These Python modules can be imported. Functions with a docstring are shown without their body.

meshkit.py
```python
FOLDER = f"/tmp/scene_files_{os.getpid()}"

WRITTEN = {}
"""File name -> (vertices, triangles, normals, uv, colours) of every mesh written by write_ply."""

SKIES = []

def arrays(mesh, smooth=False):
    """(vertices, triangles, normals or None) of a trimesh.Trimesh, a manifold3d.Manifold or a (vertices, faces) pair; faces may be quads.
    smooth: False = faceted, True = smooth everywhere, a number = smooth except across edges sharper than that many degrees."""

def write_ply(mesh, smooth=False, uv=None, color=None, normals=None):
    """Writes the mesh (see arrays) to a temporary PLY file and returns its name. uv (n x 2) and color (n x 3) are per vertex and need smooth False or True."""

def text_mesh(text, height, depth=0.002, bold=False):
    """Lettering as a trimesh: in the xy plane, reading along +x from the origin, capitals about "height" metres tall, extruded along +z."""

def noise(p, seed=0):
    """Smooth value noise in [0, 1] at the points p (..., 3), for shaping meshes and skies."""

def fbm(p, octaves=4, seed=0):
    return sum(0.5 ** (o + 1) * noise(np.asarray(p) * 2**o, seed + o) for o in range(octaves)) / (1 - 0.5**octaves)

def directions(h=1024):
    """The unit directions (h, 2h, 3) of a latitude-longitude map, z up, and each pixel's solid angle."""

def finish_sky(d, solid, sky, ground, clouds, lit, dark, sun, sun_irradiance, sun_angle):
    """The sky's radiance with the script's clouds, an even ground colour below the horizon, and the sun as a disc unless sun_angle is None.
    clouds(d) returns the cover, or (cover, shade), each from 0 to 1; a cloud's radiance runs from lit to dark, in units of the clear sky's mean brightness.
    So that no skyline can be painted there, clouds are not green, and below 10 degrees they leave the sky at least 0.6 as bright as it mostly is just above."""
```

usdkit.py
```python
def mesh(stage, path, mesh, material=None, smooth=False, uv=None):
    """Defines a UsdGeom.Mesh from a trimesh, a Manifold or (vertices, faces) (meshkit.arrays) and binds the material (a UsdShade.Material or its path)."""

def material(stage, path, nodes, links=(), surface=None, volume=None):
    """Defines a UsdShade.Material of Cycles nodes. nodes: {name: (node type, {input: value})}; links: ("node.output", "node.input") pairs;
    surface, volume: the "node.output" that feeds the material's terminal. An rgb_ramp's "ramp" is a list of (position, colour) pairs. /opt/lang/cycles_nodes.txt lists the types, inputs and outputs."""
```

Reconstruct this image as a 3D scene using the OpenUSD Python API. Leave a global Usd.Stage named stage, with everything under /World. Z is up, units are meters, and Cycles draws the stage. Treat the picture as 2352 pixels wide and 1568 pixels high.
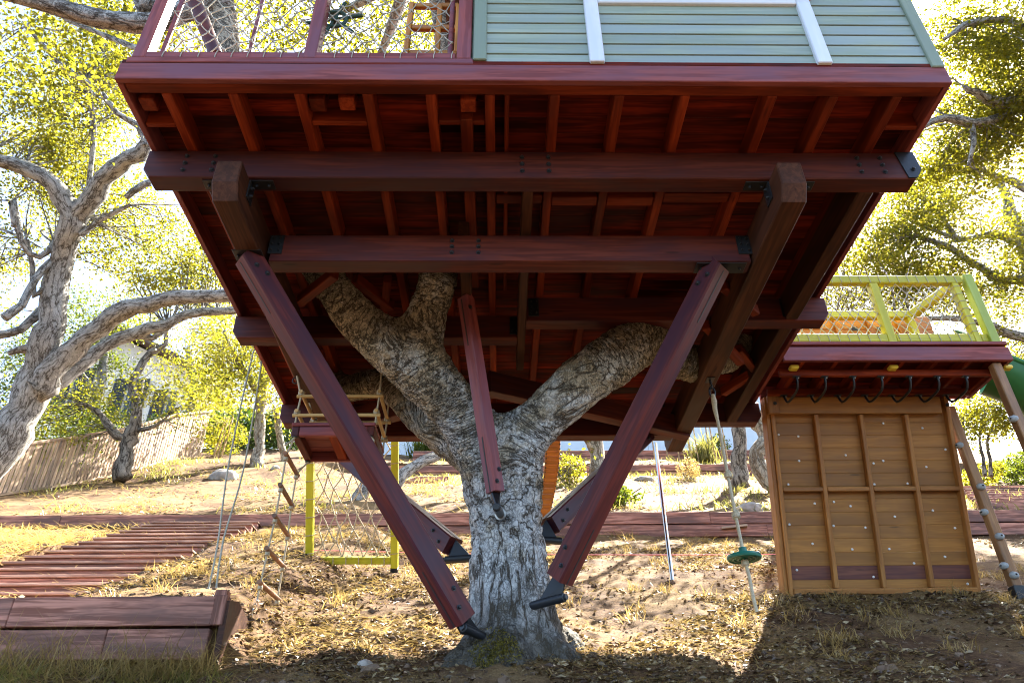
import math
import numpy as np, trimesh, manifold3d, usdkit, meshkit
from pxr import Usd, UsdGeom, UsdLux, UsdShade, Gf, Sdf, Vt
from scipy.spatial import ConvexHull, cKDTree

stage = Usd.Stage.CreateInMemory()
UsdGeom.SetStageUpAxis(stage, UsdGeom.Tokens.z)
UsdGeom.SetStageMetersPerUnit(stage, 1.0)
UsdGeom.Xform.Define(stage, '/World')
stage.SetDefaultPrim(stage.GetPrimAtPath('/World'))
UsdGeom.Scope.Define(stage, '/World/Looks')

# ------------------------------------------------------------------ camera, sky, sun, exposure
# the camera stands at the origin, x right, y uphill, z up; solved from the vanishing points of the deck
FL, CX, CY = 1699.0, 1176.0, 784.0
unit = lambda v: np.asarray(v, float) / np.linalg.norm(v)
_Z = unit((1140 - CX, 1850 + CY, -FL)); _Y = unit((1185 - CX, -(1880 - CY), -FL)); _Y = unit(_Y - _Z * (_Y @ _Z)); _X = np.cross(_Y, _Z)
_YAW = 0.0195
ROT = np.stack([unit(_X + _YAW * _Y), unit(_Y - _YAW * _X), _Z], 1)          # world -> camera
EXPOSURE = 3.35
SUN_AZ, SUN_EL = math.radians(33), math.radians(50)
SUN = np.array([math.sin(SUN_AZ) * math.cos(SUN_EL), math.cos(SUN_AZ) * math.cos(SUN_EL), math.sin(SUN_EL)])
cam = UsdGeom.Camera.Define(stage, '/World/camera')
cam.CreateHorizontalApertureAttr(36.0); cam.CreateVerticalApertureAttr(36.0 * 682 / 1024)
cam.CreateFocalLengthAttr(36.0 * FL / 2352); cam.CreateClippingRangeAttr((0.05, 2000.0)); cam.CreateExposureAttr(EXPOSURE)
m4 = np.eye(4); m4[:3, :3] = ROT
cam.AddTransformOp().Set(Gf.Matrix4d(*m4.ravel().tolist()))

sky = UsdLux.DomeLight.Define(stage, '/World/sky')
sky_mat = usdkit.material(stage, '/World/Looks/sky', {
    'sky': ('sky_texture', {'sky_type': 'single_scattering', 'sun_disc': False, 'sun_elevation': SUN_EL, 'sun_rotation': SUN_AZ, 'aerosol_density': 2.5}),
    'bg': ('background_shader', {'strength': 0.058})}, [('sky.color', 'bg.color')], surface='bg.background')
UsdShade.MaterialBindingAPI.Apply(sky.GetPrim()).Bind(sky_mat)
sky.GetPrim().SetCustomDataByKey('kind', 'structure')
sun = UsdLux.DistantLight.Define(stage, '/World/sun')
sun.CreateNormalizeAttr(True); sun.CreateIntensityAttr(1.25); sun.CreateAngleAttr(0.5); sun.CreateColorAttr(Gf.Vec3f(1.0, 0.93, 0.80))
sx = unit(np.cross([0, 0, 1], SUN)); sy = np.cross(SUN, sx)
ms = np.eye(4); ms[0, :3], ms[1, :3], ms[2, :3] = sx, sy, SUN
sun.AddTransformOp().Set(Gf.Matrix4d(*ms.ravel().tolist()))

# ------------------------------------------------------------------ helpers
def ray(x, y): return ROT.T @ np.array([(x - CX) / FL, -(y - CY) / FL, -1.0])
def atY(x, y, Y): d = ray(x, y); return d * (Y / d[1])
def atZ(x, y, Z): d = ray(x, y); return d * (Z / d[2])
def px(p): c = ROT @ np.asarray(p, float); return CX - FL * c[0] / c[2], CY + FL * c[1] / c[2]
def depth(p): return -(ROT @ np.asarray(p, float))[2]
def pr(x, y, Y, rpx):
    p = atY(x, y, Y); return np.array([*p, rpx * depth(p) / FL])
W, NAMES = {'/World': np.eye(4)}, {}

def newpath(parent, name):
    n = NAMES.get((parent, name), -1) + 1
    NAMES[(parent, name)] = n
    return f'{parent}/{name}' + (f'_{n:03d}' if n else '')

def meta(path, label=None, cat=None, group=None, kind=None):
    p = stage.GetPrimAtPath(path)
    for k, v in (('label', label), ('category', cat), ('group', group), ('kind', kind)):
        if v: p.SetCustomDataByKey(k, v)
    return path

def T(name, label, cat, loc=(0, 0, 0), group=None, kind=None):
    path = newpath('/World', name)
    x = UsdGeom.Xform.Define(stage, path); x.AddTranslateOp().Set(Gf.Vec3d(*map(float, loc)))
    m = np.eye(4); m[3, :3] = loc; W[path] = m
    return meta(path, label, cat, group, kind)

def P(parent, name, mesh, mat, M=None, smooth=False, label=None, kind=None, pv=None, cat=None, group=None):
    """one mesh; without M the vertices are world coordinates"""
    path = newpath(parent, name)
    if hasattr(mesh, 'vertices') or hasattr(mesh, 'to_mesh'): v, f, _ = meshkit.arrays(mesh)
    else: v, f = np.asarray(mesh[0], float), np.asarray(mesh[1], int)
    if M is None:
        root = '/'.join(parent.split('/')[:3]); M = np.eye(4)
        M[3, :3] = W[root][3, :3] if parent != '/World' else v.mean(0) * 0
        v = v - M[3, :3]
    W[path] = M
    g = usdkit.mesh(stage, path, (v, f), MAT[mat], smooth=smooth)
    op = M @ np.linalg.inv(W[parent])
    if not np.allclose(op, np.eye(4)): g.AddTransformOp().Set(Gf.Matrix4d(*op.ravel().tolist()))
    for k, a in (pv or {}).items():
        a = np.asarray(a, np.float32); api = UsdGeom.PrimvarsAPI(g)
        if a.ndim == 1: api.CreatePrimvar(k, Sdf.ValueTypeNames.FloatArray, 'vertex').Set(Vt.FloatArray.FromNumpy(a))
        else: api.CreatePrimvar(k, Sdf.ValueTypeNames.Vector3fArray, 'vertex').Set(Vt.Vec3fArray.FromNumpy(a))
    meta(path, label, cat, group, kind)
    return path

_sg = np.array([(a, b, c) for a in (-1, 1) for b in (-1, 1) for c in (-1, 1)], float)
def bevel_box(L, w, h, c=0.006):
    c = min(c, L / 4, w / 4, h / 4)
    d = np.array([L, w, h]) / 2
    v = np.concatenate([_sg * (d - c * (1 - np.eye(3)[k])) for k in range(3)])
    return v, BOXF
def _boxfaces():
    d = np.array([1, 1, 1.0]); v = np.concatenate([_sg * (d - .2 * (1 - np.eye(3)[k])) for k in range(3)])
    f = ConvexHull(v).simplices.copy()
    n = np.cross(v[f[:, 1]] - v[f[:, 0]], v[f[:, 2]] - v[f[:, 0]])
    bad = (n * v[f].mean(1)).sum(1) < 0
    f[bad] = f[bad][:, ::-1]
    return f
BOXF = _boxfaces()

def frame(a, b, up=(0, 0, 1)):
    x = unit(np.subtract(b, a)); y = np.cross(up, x)
    if np.linalg.norm(y) < 1e-5: y = np.cross((0, 1, 0), x)
    y = unit(y); z = np.cross(x, y)
    M = np.eye(4); M[0, :3], M[1, :3], M[2, :3], M[3, :3] = x, y, z, (np.asarray(a) + b) / 2
    return M, float(np.linalg.norm(np.subtract(b, a)))

def B(parent, name, a, b, w, h, mat, up=(0, 0, 1), c=0.006, **k):
    """a board from a to b (centre line), w across, h along up"""
    M, L = frame(np.asarray(a, float), np.asarray(b, float), up)
    return P(parent, name, bevel_box(L, w, h, c), mat, M=M, **k)

def BX(parent, name, x0, x1, y0, y1, z0, z1, mat, along='x', c=0.006, **k):
    """axis-aligned board given by its bounds"""
    m = ((x0 + x1) / 2, (y0 + y1) / 2, (z0 + z1) / 2)
    if along == 'x': return B(parent, name, (x0, m[1], m[2]), (x1, m[1], m[2]), y1 - y0, z1 - z0, mat, c=c, **k)
    if along == 'y': return B(parent, name, (m[0], y0, m[2]), (m[0], y1, m[2]), x1 - x0, z1 - z0, mat, c=c, **k)
    return B(parent, name, (m[0], m[1], z0), (m[0], m[1], z1), x1 - x0, y1 - y0, mat, up=(0, 1, 0), c=c, **k)

def prism(profile, width, c=0.008):
    """convex profile in local xz, extruded along y with softened edges"""
    p = np.asarray(profile, float); cen = p.mean(0)
    inner = cen + (p - cen) * (1 - c / np.abs(p - cen).max(0).clip(0.02))
    v = np.concatenate([np.c_[q[:, 0], np.full(len(q), s), q[:, 1]] for q, s in ((p, -width / 2 + c), (p, width / 2 - c), (inner, -width / 2), (inner, width / 2))])
    return hull(v)

def hull(v):
    h = trimesh.convex.convex_hull(np.asarray(v, float)); return np.array(h.vertices), np.array(h.faces)

def beam(parent, name, a, b, w, h, mat, cut=(0.0, 0.0), **k):
    """a heavy beam whose lower corners are cut off at its ends"""
    M, L = frame(np.asarray(a, float), np.asarray(b, float))
    x, z = L / 2, h / 2
    prof = [(-x, z), (-x, -z + cut[0]), (-x + cut[0] * .7, -z), (x - cut[1] * .7, -z), (x, -z + cut[1]), (x, z)]
    return P(parent, name, prism(prof, w), mat, M=M, **k)

def join(parts):
    v, f, n = [], [], 0
    for a, b in parts:
        v.append(np.asarray(a, float)); f.append(np.asarray(b, int) + n); n += len(a)
    return np.concatenate(v), np.concatenate(f)

def frames_along(p):
    t = np.gradient(p, axis=0); t /= np.linalg.norm(t, axis=1, keepdims=True) + 1e-12
    ref = np.array([0, 0, 1.0]) if abs(t[0, 2]) < .9 else np.array([1.0, 0, 0])
    a = [unit(np.cross(t[0], ref))]
    for i in range(1, len(p)):
        q = a[-1] - t[i] * (a[-1] @ t[i]); a.append(unit(q))
    a = np.array(a); return t, a, np.cross(t, a)

def tube(p, r, n=6, caps=True, wob=0.0, rng=None, bark=False):
    p = np.asarray(p, float); r = np.broadcast_to(np.asarray(r, float), (len(p),))
    t, a, b = frames_along(p)
    ang = np.arange(n) * 2 * np.pi / n
    rr = np.repeat(r[:, None], n, 1)
    if wob and rng is not None: rr = rr * (1 + wob * rng.normal(size=rr.shape))
    v = (p[:, None] + rr[..., None] * (np.cos(ang)[None, :, None] * a[:, None] + np.sin(ang)[None, :, None] * b[:, None])).reshape(-1, 3)
    i, j = np.meshgrid(np.arange(len(p) - 1), np.arange(n), indexing='ij')
    q = np.stack([i * n + j, i * n + (j + 1) % n, (i + 1) * n + (j + 1) % n, (i + 1) * n + j], -1).reshape(-1, 4)
    f = np.vstack([q[:, [0, 1, 2]], q[:, [0, 2, 3]]])
    s = np.r_[0, np.cumsum(np.linalg.norm(np.diff(p, axis=0), axis=1))]
    q3 = np.stack([np.cos(ang)[None] * r[:, None], np.sin(ang)[None] * r[:, None], np.repeat(s[:, None] * .3, n, 1)], -1).reshape(-1, 3)
    if caps:
        v = np.vstack([v, p[0], p[-1]]); k = len(v) - 2; e = (len(p) - 1) * n; J = np.arange(n)
        f = np.vstack([f, np.c_[np.full(n, k), (J + 1) % n, J], np.c_[np.full(n, k + 1), e + J, e + (J + 1) % n]])
        q3 = np.vstack([q3, [0, 0, 0], [0, 0, s[-1] * .3]])
    return (v, f, q3) if bark else (v, f)

def spline(pts, step=0.12):
    """Catmull-Rom through rows of any width, sampled about every step metres"""
    p = np.asarray(pts, float); p = np.vstack([2 * p[0] - p[1], p, 2 * p[-1] - p[-2]]); out = []
    for i in range(1, len(p) - 2):
        n = max(2, int(np.linalg.norm(p[i + 1, :3] - p[i, :3]) / step)); t = np.linspace(0, 1, n, endpoint=False)[:, None]
        out.append(.5 * (2 * p[i] + (p[i + 1] - p[i - 1]) * t + (2 * p[i - 1] - 5 * p[i] + 4 * p[i + 1] - p[i + 2]) * t ** 2 + (3 * p[i] - p[i - 1] - 3 * p[i + 1] + p[i + 2]) * t ** 3))
    return np.vstack(out + [p[-2:-1]])

def bolt(parent, pos, n, r=0.016, name='bolt', mat='black_metal'):
    pos, n = np.asarray(pos, float), unit(n)
    p = pos + np.outer([-.004, .004, .0045, .014, .018], n)
    v, f = tube(p, [r, r, r * .7, r * .62, r * .3], 8)
    return P(parent, name, (v, f), mat)

def plate(parent, c, n, up, w, h, mat='black_metal', t=0.008, name='bracket_plate', bolts=()):
    n, up = unit(n), unit(up); s = unit(np.cross(up, n)); c = np.asarray(c, float)
    M = np.eye(4); M[0, :3], M[1, :3], M[2, :3], M[3, :3] = s, n, np.cross(s, n), c
    path = P(parent, name, bevel_box(w, t, h, .002), mat, M=M)
    return path, [c + s * a + up * b + n * t / 2 for a, b in bolts]

# ------------------------------------------------------------------ materials
MAT = {}
def wood(name, dark, light, rough=0.5, grain=1.0, spec=0.5, bump=0.25, stain=None, vary=0.16, knots=0.85):
    stain = stain or [c * .55 for c in dark]
    MAT[name] = usdkit.material(stage, f'/World/Looks/{name}', {
        'tc': ('texture_coordinate', {}), 'oi': ('object_info', {}),
        'off': ('vector_math', {'math_type': 'multiply_add', 'vector2': (1.0, 1.0, 1.0)}),
        'rs': ('vector_math', {'math_type': 'scale', 'scale': 53.0}),
        'rnd': ('combine_xyz', {}),
        'map': ('mapping', {'scale': (1.6 * grain, 30 * grain, 30 * grain)}),
        'map2': ('mapping', {'scale': (1.1, 5.0, 5.0)}),
        'n1': ('noise_texture', {'scale': 1.0, 'detail': 5.0, 'roughness': .62, 'distortion': .6}),
        'n2': ('noise_texture', {'scale': 1.0, 'detail': 4.0, 'roughness': .6}),
        'map3': ('mapping', {'scale': (1.2, 6.5, 6.5)}), 'vk': ('voronoi_texture', {'feature': 'f1', 'scale': 1.0}),
        'rk': ('rgb_ramp', {'ramp': [(0, (.30, .30, .30)), (.05, (.45, .45, .45)), (.085, (1, 1, 1)), (1, (1, 1, 1))]}), 'mk': ('mix_color', {'blend_type': 'multiply', 'fac': knots}),
        'r1': ('rgb_ramp', {'ramp': [(0, [c * .72 for c in dark]), (.32, dark), (.44, dark), (.57, light), (1, [c * 1.12 for c in light])]}),
        'r2': ('rgb_ramp', {'ramp': [(0, (1, 1, 1)), (.38, (.9, .9, .9)), (.58, (0, 0, 0)), (1, (0, 0, 0))]}),
        'mx': ('mix_color', {'b': stain}),
        'vr': ('map_range', {'from_min': 0, 'from_max': 1, 'to_min': 1 - vary, 'to_max': 1 + vary}),
        'mul': ('vector_math', {'math_type': 'scale'}),
        'bp': ('bump', {'strength': bump, 'distance': .004}),
        'rr': ('map_range', {'from_min': .3, 'from_max': .7, 'to_min': rough - .12, 'to_max': rough + .14}),
        'p': ('principled_bsdf', {'roughness': rough, 'specular_ior_level': spec})},
        [('tc.object', 'off.vector1'), ('oi.random', 'rnd.x'), ('oi.random', 'rnd.y'), ('oi.random', 'rnd.z'), ('rnd.vector', 'rs.vector1'), ('rs.vector', 'off.vector3')] +
        [('off.vector', 'map.vector'), ('off.vector', 'map2.vector'), ('map.vector', 'n1.vector'), ('map2.vector', 'n2.vector'),
         ('n1.fac', 'r1.fac'), ('n2.fac', 'r2.fac'), ('r1.color', 'mx.a'), ('r2.color', 'mx.fac'), ('oi.random', 'vr.value'),
         ('off.vector', 'map3.vector'), ('map3.vector', 'vk.vector'), ('vk.distance', 'rk.fac'), ('mx.result', 'mk.a'), ('rk.color', 'mk.b'), ('mk.result', 'mul.vector1'), ('vr.result', 'mul.scale'), ('mul.vector', 'p.base_color'), ('n1.fac', 'bp.height'), ('bp.normal', 'p.normal'),
         ('n2.fac', 'rr.value'), ('rr.result', 'p.roughness')], surface='p.BSDF')

def plain(name, color, rough=0.5, metallic=0.0, noise=0.15, scale=20, spec=0.5, bump=0.0):
    c = np.array(color)
    MAT[name] = usdkit.material(stage, f'/World/Looks/{name}', {
        'tc': ('texture_coordinate', {}), 'n': ('noise_texture', {'scale': scale, 'detail': 4.0}),
        'r': ('rgb_ramp', {'ramp': [(.25, c * (1 - noise)), (.75, np.minimum(c * (1 + noise), 1))]}),
        'b': ('bump', {'strength': bump, 'distance': .004}),
        'p': ('principled_bsdf', {'roughness': rough, 'metallic': metallic, 'specular_ior_level': spec})},
        [('tc.object', 'n.vector'), ('n.fac', 'r.fac'), ('r.color', 'p.base_color')] + ([('n.fac', 'b.height'), ('b.normal', 'p.normal')] if bump else []), surface='p.BSDF')

wood('red_fascia', (.155, .030, .028), (.26, .062, .054), rough=.5, stain=(.15, .050, .070), spec=.3)
wood('red_beam', (.062, .0105, .0062), (.105, .021, .012), rough=.5, stain=(.045, .015, .020), spec=.25)
wood('brown_beam', (.044, .016, .009), (.072, .027, .014), rough=.55, spec=.2)
wood('red_joist', (.150, .0185, .0044), (.225, .034, .0085), rough=.55, stain=(.07, .009, .003), spec=.15, vary=.3)
wood('red_deck', (.098, .0080, .0024), (.205, .0205, .0064), rough=.6, stain=(.026, .003, .0014), bump=.6, spec=.12, vary=.4)
wood('red_brace', (.068, .0105, .0095), (.110, .0185, .0145), rough=.45, stain=(.036, .012, .022), spec=.28)
wood('red_timber', (.165, .062, .040), (.42, .19, .135), rough=.8, stain=(.10, .045, .034), bump=1.0, vary=.28)
wood('tread_wood', (.30, .17, .12), (.52, .34, .25), rough=.85, stain=(.22, .12, .09), bump=.8, vary=.25)  # paler than the risers: weathered, with a sunlit edge put into the colour
wood('sage_siding', (.215, .275, .215), (.275, .335, .265), rough=.5, grain=.7, stain=(.215, .275, .27), bump=.12, vary=.09, knots=0.0)
wood('sage_trim', (.165, .22, .155), (.20, .25, .18), rough=.5, grain=.7, bump=.1, stain=(.155, .20, .15), knots=0.0)
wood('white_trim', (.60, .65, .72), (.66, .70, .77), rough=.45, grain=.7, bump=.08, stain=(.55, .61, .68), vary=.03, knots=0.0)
wood('cedar_panel', (.30, .130, .028), (.37, .168, .038), rough=.55, stain=(.235, .105, .030), vary=.16)
wood('cedar_frame', (.28, .115, .026), (.37, .165, .042), rough=.5, stain=(.22, .085, .02))
wood('purple_panel', (.14, .045, .036), (.22, .08, .05), rough=.55, stain=(.085, .03, .036))
wood('tan_post', (.30, .15, .065), (.40, .22, .10), rough=.55)
wood('yellow_paint', (.42, .39, .016), (.50, .46, .024), rough=.4, grain=.6, bump=.08, stain=(.36, .35, .014), vary=.05, knots=0.0)
wood('lime_paint', (.30, .38, .05), (.36, .44, .07), rough=.4, grain=.6, bump=.08, stain=(.27, .33, .04), vary=.05, knots=0.0)
wood('orange_wood', (.44, .16, .020), (.54, .23, .035), rough=.5, stain=(.34, .115, .014))
wood('picket_wood', (.42, .28, .17), (.62, .45, .30), rough=.8, bump=.6, stain=(.22, .15, .11), vary=.3)
wood('arch_wood', (.26, .095, .014), (.34, .135, .022), rough=.6, stain=(.2, .07, .01))
wood('dowel_tan', (.50, .31, .11), (.60, .40, .16), rough=.5, grain=.6, stain=(.42, .25, .09))
wood('dowel_brown', (.20, .085, .035), (.28, .125, .055), rough=.55, grain=.6)
wood('stake_wood', (.40, .27, .13), (.52, .36, .19), rough=.8)
plain('black_metal', (.012, .014, .018), .38, .3, spec=.6, bump=.15, scale=60)
plain('steel', (.62, .62, .62), .16, 1.0, noise=.05)
plain('chain_steel', (.45, .47, .5), .3, 1.0, noise=.1)
plain('white_bolt', (.75, .77, .78), .4, .1, noise=.05)
plain('hold_grey', (.30, .33, .35), .7, bump=.3, scale=70)
plain('green_plastic', (.012, .12, .085), .35, noise=.08)
plain('slide_green', (.018, .13, .03), .4, noise=.08)
plain('dark_green', (.02, .06, .04), .4, noise=.1)
plain('rubber', (.015, .015, .017), .6)
plain('yellow_cap', (.65, .52, .06), .4)
plain('rope', (.44, .38, .27), .85, noise=.3, scale=90, bump=.5)
plain('rope_grey', (.36, .35, .29), .85, noise=.3, scale=90, bump=.5)
plain('pink_string', (.8, .25, .3), .6)
plain('pale_wall', (.52, .58, .62), .85, noise=.1, scale=1.3)
plain('house_wall', (.74, .70, .60), .9, noise=.06, scale=1.5)
plain('shutter_dark', (.02, .024, .03), .5, noise=.1)
plain('roof_brown', (.09, .055, .04), .8, noise=.3, scale=4)
plain('clod', (.13, .085, .055), .95, noise=.5, scale=6)
plain('rock', (.30, .27, .24), .9, noise=.45, scale=5, bump=.8)
plain('window_glass', (.03, .04, .05), .08, noise=.02)

def leafmat(name, c0, c1, trans=.5, tc=None):
    c0, c1 = np.array(c0), np.array(c1); t0, t1 = (np.array(tc[0]), np.array(tc[1])) if tc else (c0 * 2.4, c1 * 2.4)
    MAT[name] = usdkit.material(stage, f'/World/Looks/{name}', {
        'a': ('attribute', {'attribute': 'tint'}),
        'r': ('rgb_ramp', {'ramp': [(0, c0), (1, c1)]}), 'rt': ('rgb_ramp', {'ramp': [(0, t0), (1, t1)]}),
        'p': ('principled_bsdf', {'roughness': .45, 'specular_ior_level': .5}), 't': ('translucent_bsdf', {}), 'm': ('mix_closure', {'fac': trans})},
        [('a.fac', 'r.fac'), ('a.fac', 'rt.fac'), ('r.color', 'p.base_color'), ('rt.color', 't.color'), ('p.BSDF', 'm.closure1'), ('t.BSDF', 'm.closure2')], surface='m.closure')
leafmat('oak_leaf', (.035, .050, .008), (.14, .135, .02), .56, ((.075, .105, .006), (.52, .455, .026)))
leafmat('green_leaf', (.045, .075, .012), (.10, .13, .018), .5, ((.06, .10, .006), (.26, .29, .02)))
leafmat('hedge_leaf', (.03, .06, .012), (.06, .10, .02), .4, ((.03, .07, .005), (.10, .16, .012)))
leafmat('dry_grass', (.22, .135, .045), (.58, .44, .20), .35, ((.3, .2, .05), (.62, .46, .16)))
leafmat('green_grass', (.10, .11, .03), (.32, .28, .09), .4, ((.22, .24, .04), (.45, .40, .1)))
leafmat('moss', (.06, .055, .008), (.24, .19, .02), .2)
leafmat('litter', (.055, .028, .015), (.50, .39, .22), .12, ((.08, .04, .015), (.45, .34, .16)))

def barkmat(name, ridge, groove, lichen, warm, lich=.5, s=1.0, zfade=None):
    nodes = {
        'a': ('attribute', {'attribute': 'bark'}), 'tc': ('texture_coordinate', {}),
        'na': ('noise_texture', {'scale': 7.5 * s, 'detail': 5.0, 'roughness': .6, 'distortion': .12}),
        'mp': ('mapping', {'scale': (1, 1, .5)}), 'nd': ('noise_texture', {'scale': 16.0 * s, 'detail': 3.0}), 'dv': ('vector_math', {'math_type': 'multiply_add', 'vector2': (.13, .13, .13)}), 'nb': ('voronoi_texture', {'feature': 'distance_to_edge', 'scale': 30.0 * s}),
        'sa': ('math', {'math_type': 'subtract', 'value2': .5}), 'aa': ('math', {'math_type': 'absolute'}),
        'ab': ('math', {'math_type': 'absolute'}),
        'cr': ('rgb_ramp', {'ramp': [(0, (0, 0, 0)), (.010, (.08, .08, .08)), (.034, (.8, .8, .8)), (.075, (1, 1, 1)), (1, (1, 1, 1))]}),
        'cr2': ('rgb_ramp', {'ramp': [(0, (.34, .33, .32)), (.05, (.6, .6, .6)), (.14, (1, 1, 1)), (1, (1, 1, 1))]}),
        'n1': ('noise_texture', {'scale': 3.4 * s, 'detail': 7.0, 'roughness': .66}),
        'n2': ('noise_texture', {'scale': 46.0 * s, 'detail': 4.0, 'roughness': .75}),
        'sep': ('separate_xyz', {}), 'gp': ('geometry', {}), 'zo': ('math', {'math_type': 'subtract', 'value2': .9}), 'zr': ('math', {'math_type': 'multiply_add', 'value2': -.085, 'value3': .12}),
        'ad': ('math', {'math_type': 'add'}),
        'lr': ('rgb_ramp', {'ramp': [(0, (0, 0, 0)), (.60 - .3 * lich, (0, 0, 0)), (.72 - .3 * lich, (1, 1, 1)), (1, (1, 1, 1))]}),
        'base': ('rgb_ramp', {'ramp': [(.25, warm), (.75, ridge)]}), 'lic': ('rgb_ramp', {'ramp': [(.25, [c * .62 for c in lichen]), (.7, lichen)]}),
        'ml': ('mix_color', {}), 'mg': ('mix_color', {'a': groove}),
        'mm': ('mix_color', {'blend_type': 'multiply', 'fac': 1.0}),
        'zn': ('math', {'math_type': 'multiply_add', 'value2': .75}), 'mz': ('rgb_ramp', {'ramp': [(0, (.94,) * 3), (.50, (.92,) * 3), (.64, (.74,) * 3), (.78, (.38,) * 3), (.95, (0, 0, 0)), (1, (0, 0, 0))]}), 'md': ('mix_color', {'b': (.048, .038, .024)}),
        'h': ('math', {'math_type': 'multiply'}), 'wn': ('noise_texture', {'scale': 7.0 * s, 'detail': 3.0}), 'wv': ('math', {'math_type': 'multiply_add', 'value2': .30, 'value3': -.14}), 'wa': ('math', {'math_type': 'add'}), 'h2': ('math', {'math_type': 'multiply_add', 'value2': .35}),
        'bp': ('bump', {'strength': .9, 'distance': .018}),
        'p': ('principled_bsdf', {'roughness': .85, 'specular_ior_level': .3})}
    links = [('a.vector', 'na.vector'), ('tc.object', 'mp.vector'), ('tc.object', 'nd.vector'), ('nd.color', 'dv.vector1'), ('mp.vector', 'dv.vector3'), ('dv.vector', 'nb.vector'), ('na.fac', 'sa.value1'), ('sa.value', 'aa.value1'), ('nb.distance', 'ab.value1'), ('tc.object', 'wn.vector'), ('wn.fac', 'wv.value1'), ('wv.value', 'wa.value1'), ('ab.value', 'wa.value2'),
             ('aa.value', 'cr.fac'), ('wa.value', 'cr2.fac'), ('tc.object', 'n1.vector'), ('tc.object', 'n2.vector'), ('gp.position', 'sep.vector'), ('sep.z', 'zo.value1'), ('zo.value', 'zr.value1'),
             ('n1.fac', 'ad.value1'), ('ad.value', 'lr.fac'), ('n2.fac', 'base.fac'), ('n2.fac', 'lic.fac'), ('base.color', 'ml.a'), ('lic.color', 'ml.b'), ('lr.color', 'ml.fac'), ('ml.result', 'mg.b'), ('cr.color', 'mg.fac'),
             ('mg.result', 'mm.a'), ('cr2.color', 'mm.b'), ('cr.color', 'h.value1'), ('cr2.color', 'h.value2'), ('n2.fac', 'h2.value1'), ('h.value', 'h2.value3'),
             ('h2.value', 'bp.height'), ('bp.normal', 'p.normal')]
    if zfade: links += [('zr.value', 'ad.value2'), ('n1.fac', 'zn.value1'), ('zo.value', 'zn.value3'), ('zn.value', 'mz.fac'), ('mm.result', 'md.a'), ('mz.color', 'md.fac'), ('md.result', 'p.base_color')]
    else:
        for k in ('mz', 'md', 'zr', 'sep', 'zn', 'zo', 'gp'): nodes.pop(k)
        links = [l for l in links if not any(x.split('.')[0] in ('mz', 'md', 'zr', 'sep', 'zn', 'zo', 'gp') for x in l)] + [('mm.result', 'p.base_color')]
    MAT[name] = usdkit.material(stage, f'/World/Looks/{name}', nodes, links, surface='p.BSDF')
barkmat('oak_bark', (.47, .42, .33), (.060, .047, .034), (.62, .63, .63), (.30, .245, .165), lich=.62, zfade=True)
barkmat('grey_bark', (.34, .315, .275), (.07, .058, .045), (.50, .50, .48), (.22, .185, .135), lich=.55, s=1.2)
barkmat('brown_bark', (.24, .18, .125), (.035, .024, .016), (.34, .30, .25), (.15, .10, .06), lich=.25, s=.8)
barkmat('pale_bark', (.33, .26, .18), (.14, .095, .055), (.40, .35, .27), (.26, .18, .11), lich=.5, s=.4)

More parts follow.
